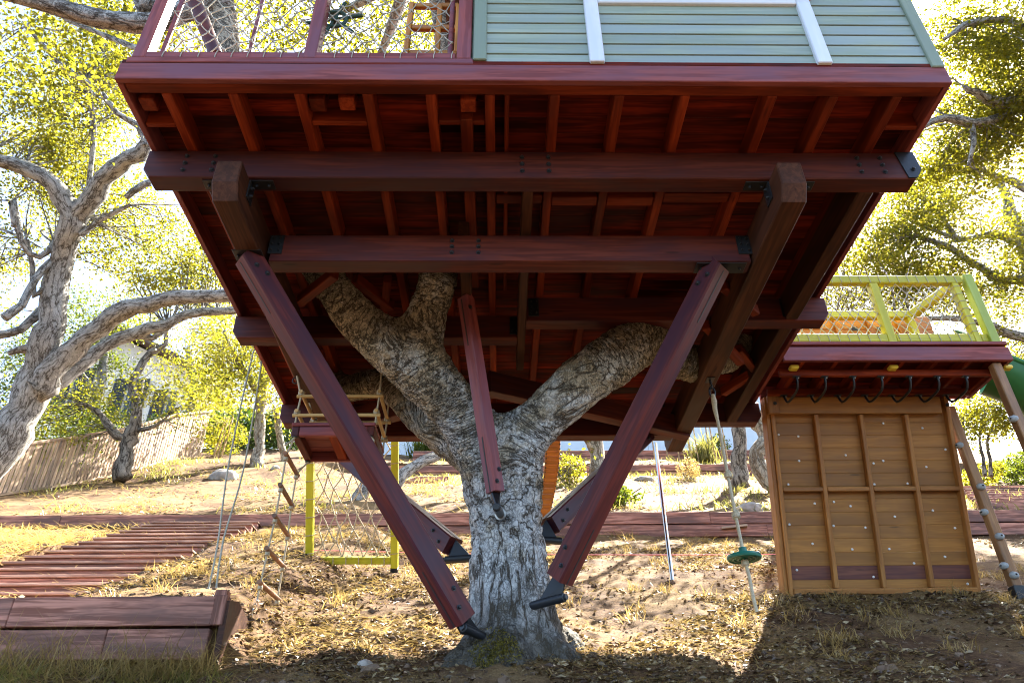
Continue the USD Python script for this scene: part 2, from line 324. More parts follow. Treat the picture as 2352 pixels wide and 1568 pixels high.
def groundmat():
    MAT['ground'] = usdkit.material(stage, '/World/Looks/ground', {
        'g': ('geometry', {}),
        'n1': ('noise_texture', {'scale': 1.3, 'detail': 6.0, 'roughness': .65}),
        'n2': ('noise_texture', {'scale': 22.0, 'detail': 6.0, 'roughness': .75}),
        'n3': ('noise_texture', {'scale': 90.0, 'detail': 3.0, 'roughness': .7}),
        'v': ('voronoi_texture', {'feature': 'f1', 'scale': 55.0}),
        'dirt': ('rgb_ramp', {'ramp': [(.25, (.032, .016, .008)), (.5, (.088, .045, .021)), (.75, (.20, .115, .056))]}),
        'straw': ('rgb_ramp', {'ramp': [(.3, (.10, .058, .026)), (.55, (.25, .16, .07)), (.75, (.45, .34, .18))]}),
        'mk': ('rgb_ramp', {'ramp': [(.44, (0, 0, 0)), (.66, (1, 1, 1))]}),
        'mx': ('mix_color', {}), 'bp': ('bump', {'strength': .8, 'distance': .03}),
        'h': ('math', {'math_type': 'multiply_add', 'value2': .4}),
        'p': ('principled_bsdf', {'roughness': .95, 'specular_ior_level': .2})},
        [('g.position', k + '.vector') for k in ('n1', 'n2', 'n3', 'v')] +
        [('n2.fac', 'dirt.fac'), ('n3.fac', 'straw.fac'), ('n1.fac', 'mk.fac'), ('mk.color', 'mx.fac'), ('dirt.color', 'mx.a'), ('straw.color', 'mx.b'),
         ('n3.fac', 'h.value1'), ('n2.fac', 'h.value3'), ('h.value', 'bp.height'), ('bp.normal', 'p.normal'), ('mx.result', 'p.base_color')], surface='p.BSDF')
groundmat()

# ------------------------------------------------------------------ the hillside
sstep = lambda x, a, b: (lambda t: t * t * (3 - 2 * t))(np.clip((np.asarray(x, float) - a) / (b - a), 0, 1))
YW1, YW2, YW0 = 13.05, 22.0, 5.68          # faces of the retaining walls (lower wall on the left: YW0)
SXL, SXR = (-5.35, -6.12), (-3.5, -4.28)      # left and right ends of the timber stairs, bottom and top
XW0 = -2.06                                # right end of the lower left wall
def G(X, Y, bumps=True):
    X, Y = np.broadcast_arrays(np.asarray(X, float), np.asarray(Y, float))
    z = -1.5 + .44 * Y
    up = 4.66 + .50 * (Y - YW1) + .02 * np.clip(-X, 0, 12) / 12 * (Y - YW1)
    west = sstep(-X, 4.4, 6.0); up = up + .36 * (np.where(Y > YW2, 1.0, 0) * (1 - west) + sstep(Y, YW2 - 3.0, YW2 + .6) * west)
    z = np.where(Y > YW1, up, z)
    far = 30.0
    zf = 4.66 + .50 * (far - YW1) + .36 + .02 * np.clip(-X, 0, 12) / 12 * (far - YW1)
    z = np.where(Y > far, zf + .06 * (Y - far), z)
    left = sstep(-X, 1.75, 2.25) * np.where((Y > YW0) & (Y < YW1), .36 - .02 * (Y - YW0), 0)
    z = z + left
    kk = (Y - YW0 - .3) / .422; fx = np.clip(kk / 17, 0, 1)
    z = z - np.where((Y > YW0 + .3) & (Y < YW1 - .02) & (X < SXR[0] + (SXR[1] - SXR[0]) * fx + .02) & (X > SXL[0] + (SXL[1] - SXL[0]) * fx - .02), .30, 0)
    # hollow and lip by the wall end, washed-out dip under the panel foot
    z = z - .10 * np.exp(-((X - .75) ** 2 / .08 + (Y - 5.75) ** 2 / .06))
    if bumps:
        q = np.stack([X, Y, 0 * X], -1)
        near = np.exp(-np.clip(Y - 9, 0, None) / 10)
        z = z + (meshkit.fbm(q * .9, 3, 5) - .5) * .22 + (meshkit.fbm(q * 5, 3, 9) - .5) * .07 * near + (meshkit.fbm(q * 19, 2, 3) - .5) * .03 * near
    return z

def build_ground():
    xs = np.unique(np.r_[-160, -90, -50, -30, -20, np.arange(-14, -7.2, .25), np.arange(-7.2, 6, .055), np.arange(6, 14, .25), 18, 26, 40, 70, 120, 170])
    ys = np.unique(np.r_[-30, -12, -6, np.arange(-3, 4.4, .3), np.arange(4.4, 9, .045), np.arange(9, 13, .09), np.arange(13.1, 30, .22), np.arange(30, 60, 3), 80, 120, 200, 320,
                         YW0 - .012, YW0 + .012, YW1 - .012, YW1 + .012, YW2 - .012, YW2 + .012])
    X, Y = np.meshgrid(xs, ys)
    v = np.stack([X, Y, G(X, Y)], -1).reshape(-1, 3)
    n, m = len(ys), len(xs)
    i, j = np.meshgrid(np.arange(n - 1), np.arange(m - 1), indexing='ij'); a = i * m + j
    q = np.stack([a, a + 1, a + m + 1, a + m], -1).reshape(-1, 4)
    P('/World', 'ground', (v, np.vstack([q[:, [0, 1, 2]], q[:, [0, 2, 3]]])), 'ground', smooth=True, kind='structure')
build_ground()
def onG(x, y, y0=4.0, y1=60.0):
    """where the view through a pixel meets the hillside"""
    d = ray(x, y); Y = np.arange(y0, y1, .02); h = d[2] / d[1] * Y - G(d[0] / d[1] * Y, Y, False)
    k = np.nonzero(h < 0)[0]
    t = Y[k[0]] if len(k) else y1
    return d * (t / d[1])

# ------------------------------------------------------------------ foliage builders
def leaves(C, size, rng, flat=0.0, aspect=.55, droop=None):
    n = len(C); d = rng.normal(size=(n, 3)); d[:, 2] *= (1 - flat); d[:, 2] += 0 if droop is None else droop
    d /= np.linalg.norm(d, axis=1, keepdims=True)
    s = rng.normal(size=(n, 3)); s[:, 2] *= (1 - .5 * flat); s -= d * (s * d).sum(1, keepdims=True); s /= np.linalg.norm(s, axis=1, keepdims=True)
    u = np.cross(d, s); L = (size * rng.uniform(.6, 1.35, n))[:, None]; w = L * aspect * .5 * rng.uniform(.8, 1.2, (n, 1))
    v = np.stack([C - d * L * .5, C + s * w + u * L * .12 - d * L * .05, C + d * L * .5, C - s * w + u * L * .12 - d * L * .05], 1).reshape(-1, 3)
    k = np.arange(n)[:, None] * 4
    f = np.vstack([k + [0, 3, 2], k + [0, 2, 1]])
    return v, f, np.repeat(rng.random(n), 4)

def blades(C, length, width, rng, lean=.6, flat=0.0):
    """bent grass blades rooted at C: 5 vertices, 3 triangles"""
    n = len(C); a = rng.uniform(0, 2 * np.pi, n); d = np.stack([np.cos(a), np.sin(a), 0 * a], 1); s = np.stack([-np.sin(a), np.cos(a), 0 * a], 1)
    L = (length * rng.uniform(.5, 1.5, n))[:, None]; w = width * rng.uniform(.6, 1.3, n)[:, None]; l = (lean * rng.uniform(.2, 1.4, n))[:, None]
    upv = np.array([0, 0, 1.0]) * (1 - flat)
    mid = C + L * .5 * unit_rows(d * l * .6 + upv + d * flat * .8); tip = mid + L * .5 * unit_rows(d * (l * 1.6 + flat) + upv * .7)
    v = np.stack([C - s * w, C + s * w, mid - s * w * .7, mid + s * w * .7, tip], 1).reshape(-1, 3)
    k = np.arange(n)[:, None] * 5
    return v, np.vstack([k + [0, 1, 3], k + [0, 3, 2], k + [2, 3, 4]]), np.repeat(rng.random(n), 5)
def unit_rows(a): return a / (np.linalg.norm(a, axis=1, keepdims=True) + 1e-9)

def tree(name, label, cat, limbs, blobs, seed, bark='grey_bark', leaf='oak_leaf', leaf_size=.07, clumps=300, per=34, spread=.26, reach=2.6, group=None, thr=.45, twig_r=.012, part_names=('trunk', 'crown')):
    """limbs: lists of rows (x, y, z, r); blobs: (centre, half sizes) of the crown's masses; leaves hang in clumps on twigs that grow from the limbs"""
    rng = np.random.default_rng(seed)
    base = limbs[0][0][:3]
    t = T(name, label, cat, base, group)
    parts, samples = [], []
    for L in limbs:
        s = spline(L, .25)
        s[1:-1, :3] += rng.normal(size=(len(s) - 2, 3)) * s[1:-1, 3:4] * .12
        r = s[:, 3] * (1 + .07 * rng.normal(size=len(s)))
        parts.append(tube(s[:, :3], r, 12 if s[:, 3].max() > .12 else 8, wob=.05, rng=rng, bark=True)); samples.append(s)
    S = np.vstack(samples); kd = cKDTree(S[:, :3])
    wts = np.array([np.prod(b[1]) for b in blobs]) ** .8; wts /= wts.sum()
    C = []
    for b, w in zip(blobs, wts):
        k = max(4, int(clumps * w)); u = rng.normal(size=(k * 6, 3)); u /= np.linalg.norm(u, axis=1, keepdims=True); u *= rng.random((k * 6, 1)) ** .4
        p = np.asarray(b[0]) + u * np.asarray(b[1]); keep = meshkit.fbm(p * .75, 2, seed) > thr
        C.append(p[keep][:k])
    C = np.vstack(C)
    dist, near = kd.query(C)
    anchors = []
    for c, dd, nn in zip(C, dist, near):
        if dd > reach or dd < .15 or rng.random() > .4: continue
        a = S[nn, :3]; mid = (a + c) / 2 + rng.normal(size=3) * dd * .14 + [0, 0, dd * .08]
        p = spline([a, mid, c, c + (c - mid) * .3 + rng.normal(size=3) * .1], max(.22, dd / 5))
        r0 = min(S[nn, 3] * .4, twig_r * (.7 + dd * .45))
        parts.append(tube(p, np.linspace(r0, .004, len(p)), 4, caps=False, bark=True))
    v, f = join([(a, b) for a, b, _ in parts]); q = np.vstack([c for _, _, c in parts])
    P(t, part_names[0], (v, f), bark, smooth=True, pv={'bark': q})
    n = rng.poisson(per, len(C)); idx = np.repeat(np.arange(len(C)), n)
    pos = C[idx] + rng.normal(size=(len(idx), 3)) * spread * np.array([1, 1, .55]) * rng.uniform(.6, 1.3, (len(C), 1))[idx]
    v, f, tint = leaves(pos, leaf_size, rng, flat=.35)
    ct = rng.random(len(C))[idx]; tint = np.clip(.42 * tint + .58 * np.repeat(ct, 4), 0, 1)
    P(t, part_names[1], (v, f), leaf, pv={'tint': tint}, kind='stuff')
    return t

def blob(x, y, Y, rx, ry, rd):
    p = atY(x, y, Y); s = depth(p) / FL
    return p, (rx * s, rd, ry * s)

def limb(rows): return [pr(*r) for r in rows]

# ------------------------------------------------------------------ the host oak
def build_host_oak():
    rng = np.random.default_rng(11)
    tr = np.array([(.11, 5.66, .35, .50), (.11, 5.66, .86, .42), (.105, 5.66, 1.1, .355), (.09, 5.66, 1.4, .318), (.085, 5.66, 1.75, .305), (.05, 5.65, 2.1, .315), (.02, 5.62, 2.42, .34)])
    Lq = np.vstack([tr[-2:], [pr(1085, 985, 5.55, 66), pr(1020, 905, 5.45, 64), pr(950, 825, 5.30, 68), pr(860, 770, 5.12, 57), pr(800, 705, 5.0, 47), pr(745, 632, 4.9, 43)],
                    [(-2.0, 4.75, 4.7, .14), (-2.55, 4.7, 5.8, .14), pr(512, 70, 4.7, 38), pr(500, -60, 4.6, 36), (-2.75, 4.4, 9.2, .11)]])
    Mq = np.vstack([Lq[3:5], [pr(972, 745, 5.15, 50), pr(992, 685, 5.0, 46), pr(1010, 625, 4.9, 47), (-.62, 4.75, 4.6, .15), (-.5, 4.5, 6.4, .12), (-.9, 4.3, 8.2, .09)]])
    Rq = np.vstack([tr[-2:], [pr(1215, 990, 5.58, 58), pr(1275, 930, 5.52, 60), pr(1345, 868, 5.48, 62), pr(1425, 812, 5.42, 61), pr(1488, 776, 5.52, 52), pr(1516, 735, 5.66, 44)],
                    [(1.47, 5.68, 4.5, .15), (1.6, 5.5, 6.0, .14), (1.5, 5.2, 8.0, .1)]])
    R2 = np.vstack([Rq[5:7], [pr(1552, 828, 5.78, 45), pr(1600, 840, 5.95, 43)], [(1.84, 5.99, 3.66, .15), (2.06, 6.06, 3.70, .145), (2.32, 6.15, 3.80, .14), (2.55, 6.3, 4.5, .12), (2.6, 6.6, 6.5, .09)]])
    Bq = np.vstack([[pr(1085, 1040, 5.72, 52), pr(1030, 1000, 5.85, 52), pr(975, 955, 6.05, 50), pr(925, 905, 6.2, 44), pr(880, 878, 6.4, 38)], [(-1.75, 6.7, 3.9, .13), (-2.1, 7.0, 6.0, .11), (-2.5, 7.0, 8.5, .08)]])
    knob = np.array([pr(1010, 1000, 5.78, 40), pr(988, 985, 5.7, 34)])
    roots = [np.array([(.05, 5.6, .95, .30), (-.20, 5.42, .82, .22), (-.35, 5.33, .66, .11)]), np.array([(.2, 5.6, .95, .3), (.42, 5.44, .82, .20), (.56, 5.38, .68, .10)]),
             np.array([(.08, 5.5, .95, .28), (.03, 5.26, .78, .20), (.0, 5.12, .62, .11)]), np.array([(.2, 5.75, 1.0, .3), (.6, 5.95, 1.05, .12)])]
    bones, man = [], []
    for ci, c in enumerate([tr, Lq, Mq, Rq, R2, Bq, knob] + roots):
        s = spline(c, .16)
        if ci < 6: bones.append(s)
        for a, b in zip(s[:-1], s[1:]):
            pts = []
            for q in (a, b): pts.append(SPH * q[3] + q[:3])
            man.append(manifold3d.Manifold.hull_points(np.vstack(pts).astype(np.float32)))
    m = manifold3d.Manifold.batch_boolean(man, manifold3d.OpType.Add).refine_to_length(.055)
    g = m.to_mesh(); tm = trimesh.Trimesh(g.vert_properties[:, :3], g.tri_verts, process=True)
    e = tm.edges_unique; sv = np.array(tm.vertices); deg = np.bincount(e.ravel(), minlength=len(sv))[:, None]
    for _ in range(9):
        acc = np.stack([np.bincount(e[:, 0], sv[e[:, 1], k], len(sv)) + np.bincount(e[:, 1], sv[e[:, 0], k], len(sv)) for k in range(3)], 1)
        sv = np.where(deg > 0, .5 * sv + .5 * acc / np.maximum(deg, 1), sv)
    tm.vertices = sv
    m = manifold3d.Manifold(manifold3d.Mesh(np.array(tm.vertices, np.float32), np.array(tm.faces, np.uint32))).refine_to_length(.032)
    g = m.to_mesh(); tm = trimesh.Trimesh(g.vert_properties[:, :3], g.tri_verts, process=True)
    print('oak trunk triangles', len(tm.faces))
    v, nrm = np.array(tm.vertices), np.array(tm.vertex_normals)
    ctr = np.vstack([(s[:-1] + s[1:])[:, :3] / 2 for s in bones]); ax = np.vstack([unit_rows(np.diff(s[:, :3], axis=0)) for s in bones])
    rad = np.concatenate([(s[:-1, 3] + s[1:, 3]) / 2 for s in bones]); ax[:len(spline(tr, .16)) - 1] = (0, 0, 1)
    dist, nn = cKDTree(ctr).query(v, k=24)
    w = np.exp(-(dist / .30) ** 2) + 1e-6; A = ax[nn].copy()
    A *= np.where(A[..., 2:] < 0, -1, 1)
    A = unit_rows((A * w[..., None]).sum(1))
    q = v - A * (v * A).sum(1, keepdims=True) * .80
    rid = 1 - np.abs(meshkit.fbm(q * np.array([9, 9, 9]) + 3, 3, 4) * 2 - 1)
    rid2 = 1 - np.abs(meshkit.fbm(q * 24, 2, 8) * 2 - 1)
    lump = meshkit.fbm(v * 3.2, 3, 21) - .5
    calm = 1 - .65 * sstep(v[:, 2], 2.0, 2.7)
    d = -.026 * calm * np.clip(rid - .74, 0, 1) / .26 - .009 * np.clip(rid2 - .72, 0, 1) / .28 + .07 * lump * np.clip(rad[nn[:, 0]] / .3, .4, 1.2)
    v = v + nrm * d[:, None]
    t = T('host_oak_tree', 'thick grey-barked oak trunk forking under and through the red tree house deck', 'tree', (.11, 5.66, .9))
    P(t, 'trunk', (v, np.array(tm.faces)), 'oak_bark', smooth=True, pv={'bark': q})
    for c, rr in ((atY(1128, 1478, 5.2), .10), (atY(1172, 1487, 5.16), .06), (atY(1120, 1500, 5.1), .07)):
        k = v[np.linalg.norm(v - c, axis=1) < rr * 1.6]; k = k[np.argsort(rng.random(len(k)))][:260]
        if len(k): mv, mf, mt = leaves(np.repeat(k, 5, 0) + rng.normal(size=(len(k) * 5, 3)) * .008, .016, rng); P(t, 'moss', (mv, mf), 'moss', pv={'tint': mt}, kind='stuff')
    # boughs and crown above the deck
    L2 = [(pr(515, 0, 4.6, 30)), pr(440, 20, 4.55, 25), pr(350, 55, 4.5, 24), pr(260, 48, 4.45, 21), pr(200, 38, 4.4, 21), pr(120, 14, 4.3, 20), pr(30, -8, 4.2, 16), pr(-120, -40, 4.1, 12)]
    L3 = [pr(350, 30, 4.5, 30), pr(335, -10, 4.5, 32), pr(320, -80, 4.6, 28), (-4.6, 5.0, 9.6, .1)]
    L4 = [pr(340, 58, 4.5, 12), pr(330, 90, 4.6, 8), pr(320, 112, 4.8, 7), pr(250, 85, 5.0, 6), pr(150, 45, 5.2, 5)]
    L5 = [(-.9, 4.4, 7.4, .09), pr(830, 5, 5.6, 10), pr(760, 30, 6.0, 7), pr(700, -10, 6.4, 5)]
    L6 = [(-.9, 4.4, 7.4, .09), pr(900, 60, 5.6, 12), pr(880, 110, 6.2, 9), pr(860, 160, 7, 7)]
    tb = [tube(spline(np.array(l), .2)[:, :3], spline(np.array(l), .2)[:, 3], 10, wob=.06, rng=rng, bark=True) for l in (L2, L3, L4, L5, L6)]
    bv, bf = join([(a, b) for a, b, _ in tb])
    P(t, 'bough', (bv, bf), 'grey_bark', smooth=True, pv={'bark': np.vstack([c for _, _, c in tb])})
    C = []
    for b, k in ((blob(180, 60, 5.6, 330, 120, 1.2), 70), (blob(620, 40, 6.2, 380, 110, 1.6), 150), (blob(960, 40, 7.0, 200, 110, 1.5), 70), (((-1, 5.5, 10.5), (4.5, 3.0, 1.6)), 110)):
        u = unit_rows(rng.normal(size=(k * 4, 3))) * rng.random((k * 4, 1)) ** .4; p = b[0] + u * np.array(b[1])
        C.append(p[meshkit.fbm(p * .9, 2, 5) > .44][:k])
    C = np.vstack(C); idx = np.repeat(np.arange(len(C)), rng.poisson(46, len(C)))
    pos = C[idx] + rng.normal(size=(len(idx), 3)) * .30 * np.array([1, 1, .6])
    lv, lf, tint = leaves(pos, .072, rng, flat=.35)
    P(t, 'crown', (lv, lf), 'oak_leaf', pv={'tint': np.clip(.6 * tint + .4 * np.repeat(rng.random(len(C))[idx], 4), 0, 1)}, kind='stuff')
SPH = np.array(trimesh.creation.icosphere(2).vertices)
build_host_oak()

# ------------------------------------------------------------------ the tree house
H = 3.85                                  # underside of the joists
XL, XR, YF, YB = -2.36, 2.86, 2.98, 7.62
def build_tree_house():
    t = T('tree_house', 'dark red stained tree house deck with sage green cabin, built around the oak trunk', 'tree house', (0, 5.4, H))
    # fascia and rim
    BX(t, 'fascia_board', XL, XR, YF, YF + .04, H, H + .152, 'red_fascia', c=.004)
    for x0 in (XL + .001, XR - .041): BX(t, 'fascia_board', x0, x0 + .04, YF + .041, YB - .041, H, H + .15, 'red_fascia', along='y', c=.004)
    BX(t, 'fascia_board', XL, XR, YB - .04, YB, H, H + .15, 'red_fascia', c=.004)
    BX(t, 'rim_joist', XL + .045, XR - .045, YF + .042, YF + .115, H + .002, H + .14, 'red_joist')
    # deck boards, seen from below
    y, k = YF + .002, 0
    while y < YB - .05:
        BX(t, 'deck_board', XL + .002, XR - .002, y, min(y + .1385, YB - .002), H + .153, H + .19, 'red_deck', c=.004); y += .139
    # joists
    for i, x in enumerate((-2.085, -1.67, -1.255, -.825, -.425, -.05, .365, .775, 1.195, 1.755, 2.15, 2.56)):
        BX(t, 'joist', x - .032, x + .032, YF + .117, YB - .045, H + .001, H + .151, 'red_joist', along='y')
    BX(t, 'joist', .045, .075, YF + .117, 5.2, H + .03, H + .151, 'red_joist', along='y')
    BX(t, 'joist', -.245, -.165, YF + .30, 5.1, H - .012, H + .148, 'red_joist', along='y')
    for x0, x1, yy in ((-1.222, -.858, YF + .34), (-.392, -.083, YF + .33), (XL + .045, -2.118, YF + .36), (2.593, XR - .045, YF + .36)):
        BX(t, 'blocking', x0, x1, yy, yy + .036, H + .01, H + .15, 'red_joist')
    for x0, x1, yy in ((.40, .74, 4.02), (.81, 1.16, 4.02), (1.23, 1.72, 3.98), (1.79, 2.11, 3.98), (-.01, .33, 4.0), (.81, 1.16, 4.62), (-1.22, -.86, 4.5), (-2.05, -1.7, 4.5)):
        BX(t, 'blocking', x0, x1, yy, yy + .09, H + .01, H + .15, 'red_joist')
    for x, yy in ((-2.24, YF + .17), (-1.16, YF + .17), (-.19, YF + .17), (-.97, YF + .16)):
        BX(t, 'post_foot', x - .05, x + .05, yy, yy + .1, H + .02, H + .15, 'red_joist', along='z')
    for x0, x1, yy in ((-1.05, -.95, 3.5), (.10, .12, 3.3)):
        pass
    # girders across
    def girder(x0, x1, y, z0, z1, mat, cut, w=.14, bolts=()):
        g = beam(t, 'girder', (x0, y + w / 2, (z0 + z1) / 2), (x1, y + w / 2, (z0 + z1) / 2), w, z1 - z0, mat, cut)
        for bx, bz in bolts: bolt(g, (bx, y, bz), (0, -1, 0), .017)
        return g
    rows = [3.66, 3.725, 3.79]
    g1 = girder(XL - .01, XR + .02, 3.56, 3.60, H - .002, 'red_beam', (.075, .075), bolts=[(x, z) for x in (-2.10, -1.91, .165, .345, 2.47, 2.63) for z in rows])
    P(g1, 'end_plate', hull([(x, y, z) for y in (3.552, 3.562) for x, z in ((2.745, 3.845), (2.872, 3.845), (2.884, 3.68), (2.835, 3.605), (2.775, 3.603))]), 'black_metal')
    bolt(g1, (2.825, 3.552, 3.68), (0, -1, 0), .017)
    g2 = girder(-1.62, 1.81, 4.10, 3.325, 3.565, 'red_beam', (0, 0), bolts=[(x, z) for x in (-.33, -.14) for z in (3.40, 3.455, 3.51)])
    for x in (-1.585, 1.78):
        p_, bp = plate(g2, (x, 4.095, 3.47), (0, -1, 0), (0, 0, 1), .10, .17, bolts=[(a, b) for a in (-.025, .025) for b in (-.055, 0, .055)])
        for q in bp: bolt(g2, q, (0, -1, 0), .011)
    g3 = girder(XL - .01, .17, 5.53, 3.61, H - .002, 'red_beam', (.075, 0)); girder(.245, XR + .03, 5.25, 3.60, H - .002, 'red_beam', (0, .075))
    g4 = girder(XL - .01, XR + .03, 7.22, 3.61, H - .002, 'red_beam', (.075, .075))
    g5 = girder(-1.62, 1.81, 6.93, 3.315, 3.56, 'red_beam', (0, 0))
    for (x, y) in ((.15, 5.525), (.31, 5.245), (2.52, 5.245), (2.60, 7.215), (2.08, 7.215), (-.95, 5.525), (1.72, 6.925)):
        p_, bp = plate(t, (x, y, 3.735), (0, -1, 0), (0, 0, 1), .09, .19, bolts=[(a, b) for a in (-.022, .022) for b in (-.06, 0, .06)])
        for q in bp: bolt(p_, q, (0, -1, 0), .011)
    # beams running back, flush with the girders
    for x0, x1 in ((-1.965, -1.845), (2.49, 2.60)):
        BX(t, 'cross_beam', x0, x1, 3.701, 5.245 if x0 > 0 else 5.528, 3.602, H - .001, 'brown_beam', along='y', c=.01)
        BX(t, 'cross_beam', x0, x1, 5.392 if x0 > 0 else 5.672, 7.218, 3.602, H - .001, 'brown_beam', along='y', c=.01)
    BX(t, 'cross_beam', .172, .243, 3.701, 6.10, 3.601, H - .001, 'brown_beam', along='y', c=.008)
    BX(t, 'cross_beam', -.30, -.22, 4.25, 5.10, 3.601, H - .015, 'brown_beam', along='y', c=.008)
    # the two stringers hung below, with cut-off noses
    for xc in (-1.735, 1.91):
        s = beam(t, 'stringer_beam', (xc, 3.42, 3.457), (xc, 7.42, 3.457), .165, .282, 'brown_beam', (.10, .10))
        for dx in (-1, 1):
            p_, bp = plate(s, (xc + dx * .16, 3.63, 3.596), (0, 0, -1), (1, 0, 0), .085, .15, bolts=[(0, -.04), (0, .04)])
            for q in bp: bolt(s, q, (0, 0, -1), .014)
            p_, bp = plate(s, (xc + dx * .0865, 3.63, 3.52), (dx, 0, 0), (0, 0, 1), .10, .15, bolts=[(0, -.03), (0, .04)])
            for q in bp: bolt(s, q, (dx, 0, 0), .014)
    # angled beams behind the trunk and the small red corner braces
    a, b = atZ(1120, 880, 3.40), atZ(1575, 985, 3.40)
    beam(t, 'angled_beam', a, b, .12, .22, 'red_beam'); beam(t, 'angled_beam', (-.05, 6.05, 3.42), (-1.65, 6.85, 3.42), .12, .22, 'red_beam')
    for p, q, z in (((1660, 655), (1735, 715), 3.52), ((1620, 745), (1700, 830), 3.55), ((1695, 800), (1745, 860), 3.7), ((1740, 850), (1660, 900), 3.7), ((770, 628), (690, 690), 3.5), ((815, 640), (900, 705), 3.78), ((890, 640), (880, 730), 3.8)):
        B(t, 'corner_brace', atZ(*p, z), atZ(*q, z), .07, .09, 'red_joist')
    # diagonal braces down to the trunk
    def brace(top, bot, w, mat, pin, pindir, slot=True, bolts=(.10, .22), topbolts=(.08, .16)):
        top, bot, pin = np.asarray(top, float), np.asarray(bot, float), np.asarray(pin, float)
        M, L = frame(top, bot); x = L / 2; h = w / 2
        prof = [(-x - .02, -h), (-x - .06, h * .2), (-x, h), (x, h), (x, -h)]
        cut = hull(np.concatenate([np.c_[np.array(prof)[:, 0], np.full(5, sg * s), np.array(prof)[:, 1] * zz] for sg, s, zz in ((-1, h, .86), (1, h, .86), (-1, h * .86, 1), (1, h * .86, 1))]))
        br = P(t, 'brace', cut, mat, M=M)
        d, y, z = M[0, :3], M[1, :3], M[2, :3]
        if slot:
            for n_, off in ((z, 1), (-z, 1)):
                for end, sg in ((bot, -1), (top, 1)):
                    B(br, 'knife_plate', end + n_ * (h + .0012) + d * sg * .0, end + n_ * (h + .0012) + d * sg * .42, .011, .003, 'rubber', up=n_, c=.001)
        for s_, e_, bl in ((-1, bot, bolts), (1, top, topbolts)):
            for q in bl:
                for sd in (-1, 1): bolt(br, e_ + d * s_ * q + y * sd * h + z * (.02 if q > .12 else -.02), y * sd, .019)
        # steel foot: a tapering plate from the brace to the pin driven into the trunk
        pd = unit(pindir)
        ft = np.array([bot + z * h * .8, bot - z * h * .8, bot + d * .06 - z * h * .8, pin - pd * .10, pin + pd * .10])
        P(br, 'steel_foot', hull(np.concatenate([ft + y * .007, ft - y * .007])), 'black_metal')
        P(br, 'pin', tube([pin - pd * .13, pin - pd * .125, pin + pd * .50], [.024, .031, .031], 12), 'black_metal', smooth=40)
        P(br, 'pin_cap', tube([pin - pd * .145, pin - pd * .13], [.020, .022], 12), 'black_metal')
        return br
    brace((-1.735, 4.06, 3.30), atY(1062, 1425, 5.18), .150, 'red_brace', atY(1090, 1452, 5.22), (.55, .80, -.1))
    brace((1.565, 4.17, 3.31), atY(1285, 1330, 5.22), .150, 'red_brace', atY(1262, 1380, 5.28), (-.75, .6, -.05))
    brace((-.262, 4.93, 3.58), atY(1138, 1130, 5.16), .105, 'red_fascia', atY(1145, 1172, 5.18), (.10, .98, .16), bolts=(.07, .16), topbolts=(.09,))
    P(t, 'pin_collar', tube([atY(1149, 1180, 5.30), atY(1149, 1180, 5.30) + [.004, .03, .005]], [.043, .043], 14), 'chain_steel', smooth=40)
    brace((-1.735, 7.15, 3.31), atY(1040, 1255, 5.95), .150, 'red_brace', atY(1058, 1283, 5.9), (.95, -.2, 0))
    brace(atZ(1482, 1000, 3.33), atY(1262, 1208, 6.0), .150, 'red_brace', atY(1255, 1240, 5.95), (-.95, -.2, 0))
    for x, y in ((-1.735, 4.03), (1.60, 4.17)):
        p_, bp = plate(t, (x, y, 3.318), (0, 0, -1), (1, 0, 0), .12, .36 if x > 0 else .2, bolts=[(0, -.14), (0, .14)] if x > 0 else [(0, -.07)])
        for q in bp: bolt(p_, q, (0, 0, -1), .014)
    # ---- railing on the left half
    zt = 4.062
    BX(t, 'toe_board', XL + .03, -.155, YF - .004, YF + .045, H + .158, zt - .003, 'red_fascia')
    BX(t, 'bottom_rail', -2.24, -.27, YF + .004, YF + .044, zt, zt + .062, 'red_fascia')
    for x0, x1 in ((-2.31, -2.225), (-1.235, -1.155), (-.262, -.17)):
        BX(t, 'rail_post', x0, x1, YF + .0, YF + .09, zt, 5.02, 'red_fascia', along='z')
    BX(t, 'top_rail', -2.34, -.165, YF - .01, YF + .10, 5.022, 5.062, 'red_fascia')
    for x in (-2.165, -.31): P(t, 'net_pipe', tube([(x, YF + .06, zt + .06), (x, YF + .06, 5.02)], .017, 10), 'red_fascia', smooth=50)
    for i in range(18):
        x = -2.13 + i * .1075 + .01 * math.sin(i * 7)
        if abs(x + 1.195) < .05: continue
        s = .012
        ring = [(x + s, YF + .0, zt - .001), (x + s, YF + .0, zt + .03), (x - s + .03, YF + .0, zt + .066), (x - s + .03, YF + .048, zt + .066), (x + s, YF + .048, zt)]
        P(t, 'net_lashing', tube(ring, .0032, 5), 'rope_grey')
    rng = np.random.default_rng(3); seg = []; nx, nz = 32, 12
    gp = lambda i, j: np.array([-2.165 + (1.855 / nx) * i + .012 * math.sin(i * 3.1 + j * 1.7), YF + .06 + .022 * math.sin(i * 1.3 + j * .8), zt + .06 + j * .078 + .008 * math.sin(i * 2.3 - j)])
    for j in range(nz):
        for i in range(nx + 1):
            if (i + j) % 2: continue
            for di in (-1, 1):
                if 0 <= i + di <= nx:
                    a, b = gp(i, j), gp(i + di, j + 1); seg.append(tube([a, (a + b) / 2 + [0, 0, -.006], b], .0042, 5, caps=False))
            a = gp(i, j); seg.append((SPH0 * .0095 + a, SPHF))
    P(t, 'rope_net', join(seg), 'rope_grey', smooth=True, kind='stuff')
    # posts of the side railing and a slanting pole behind the net
    P(t, 'side_rail_post', tube([atY(572, 128, 3.42), atY(606, -10, 3.42)], .017, 8), 'red_fascia', smooth=50)
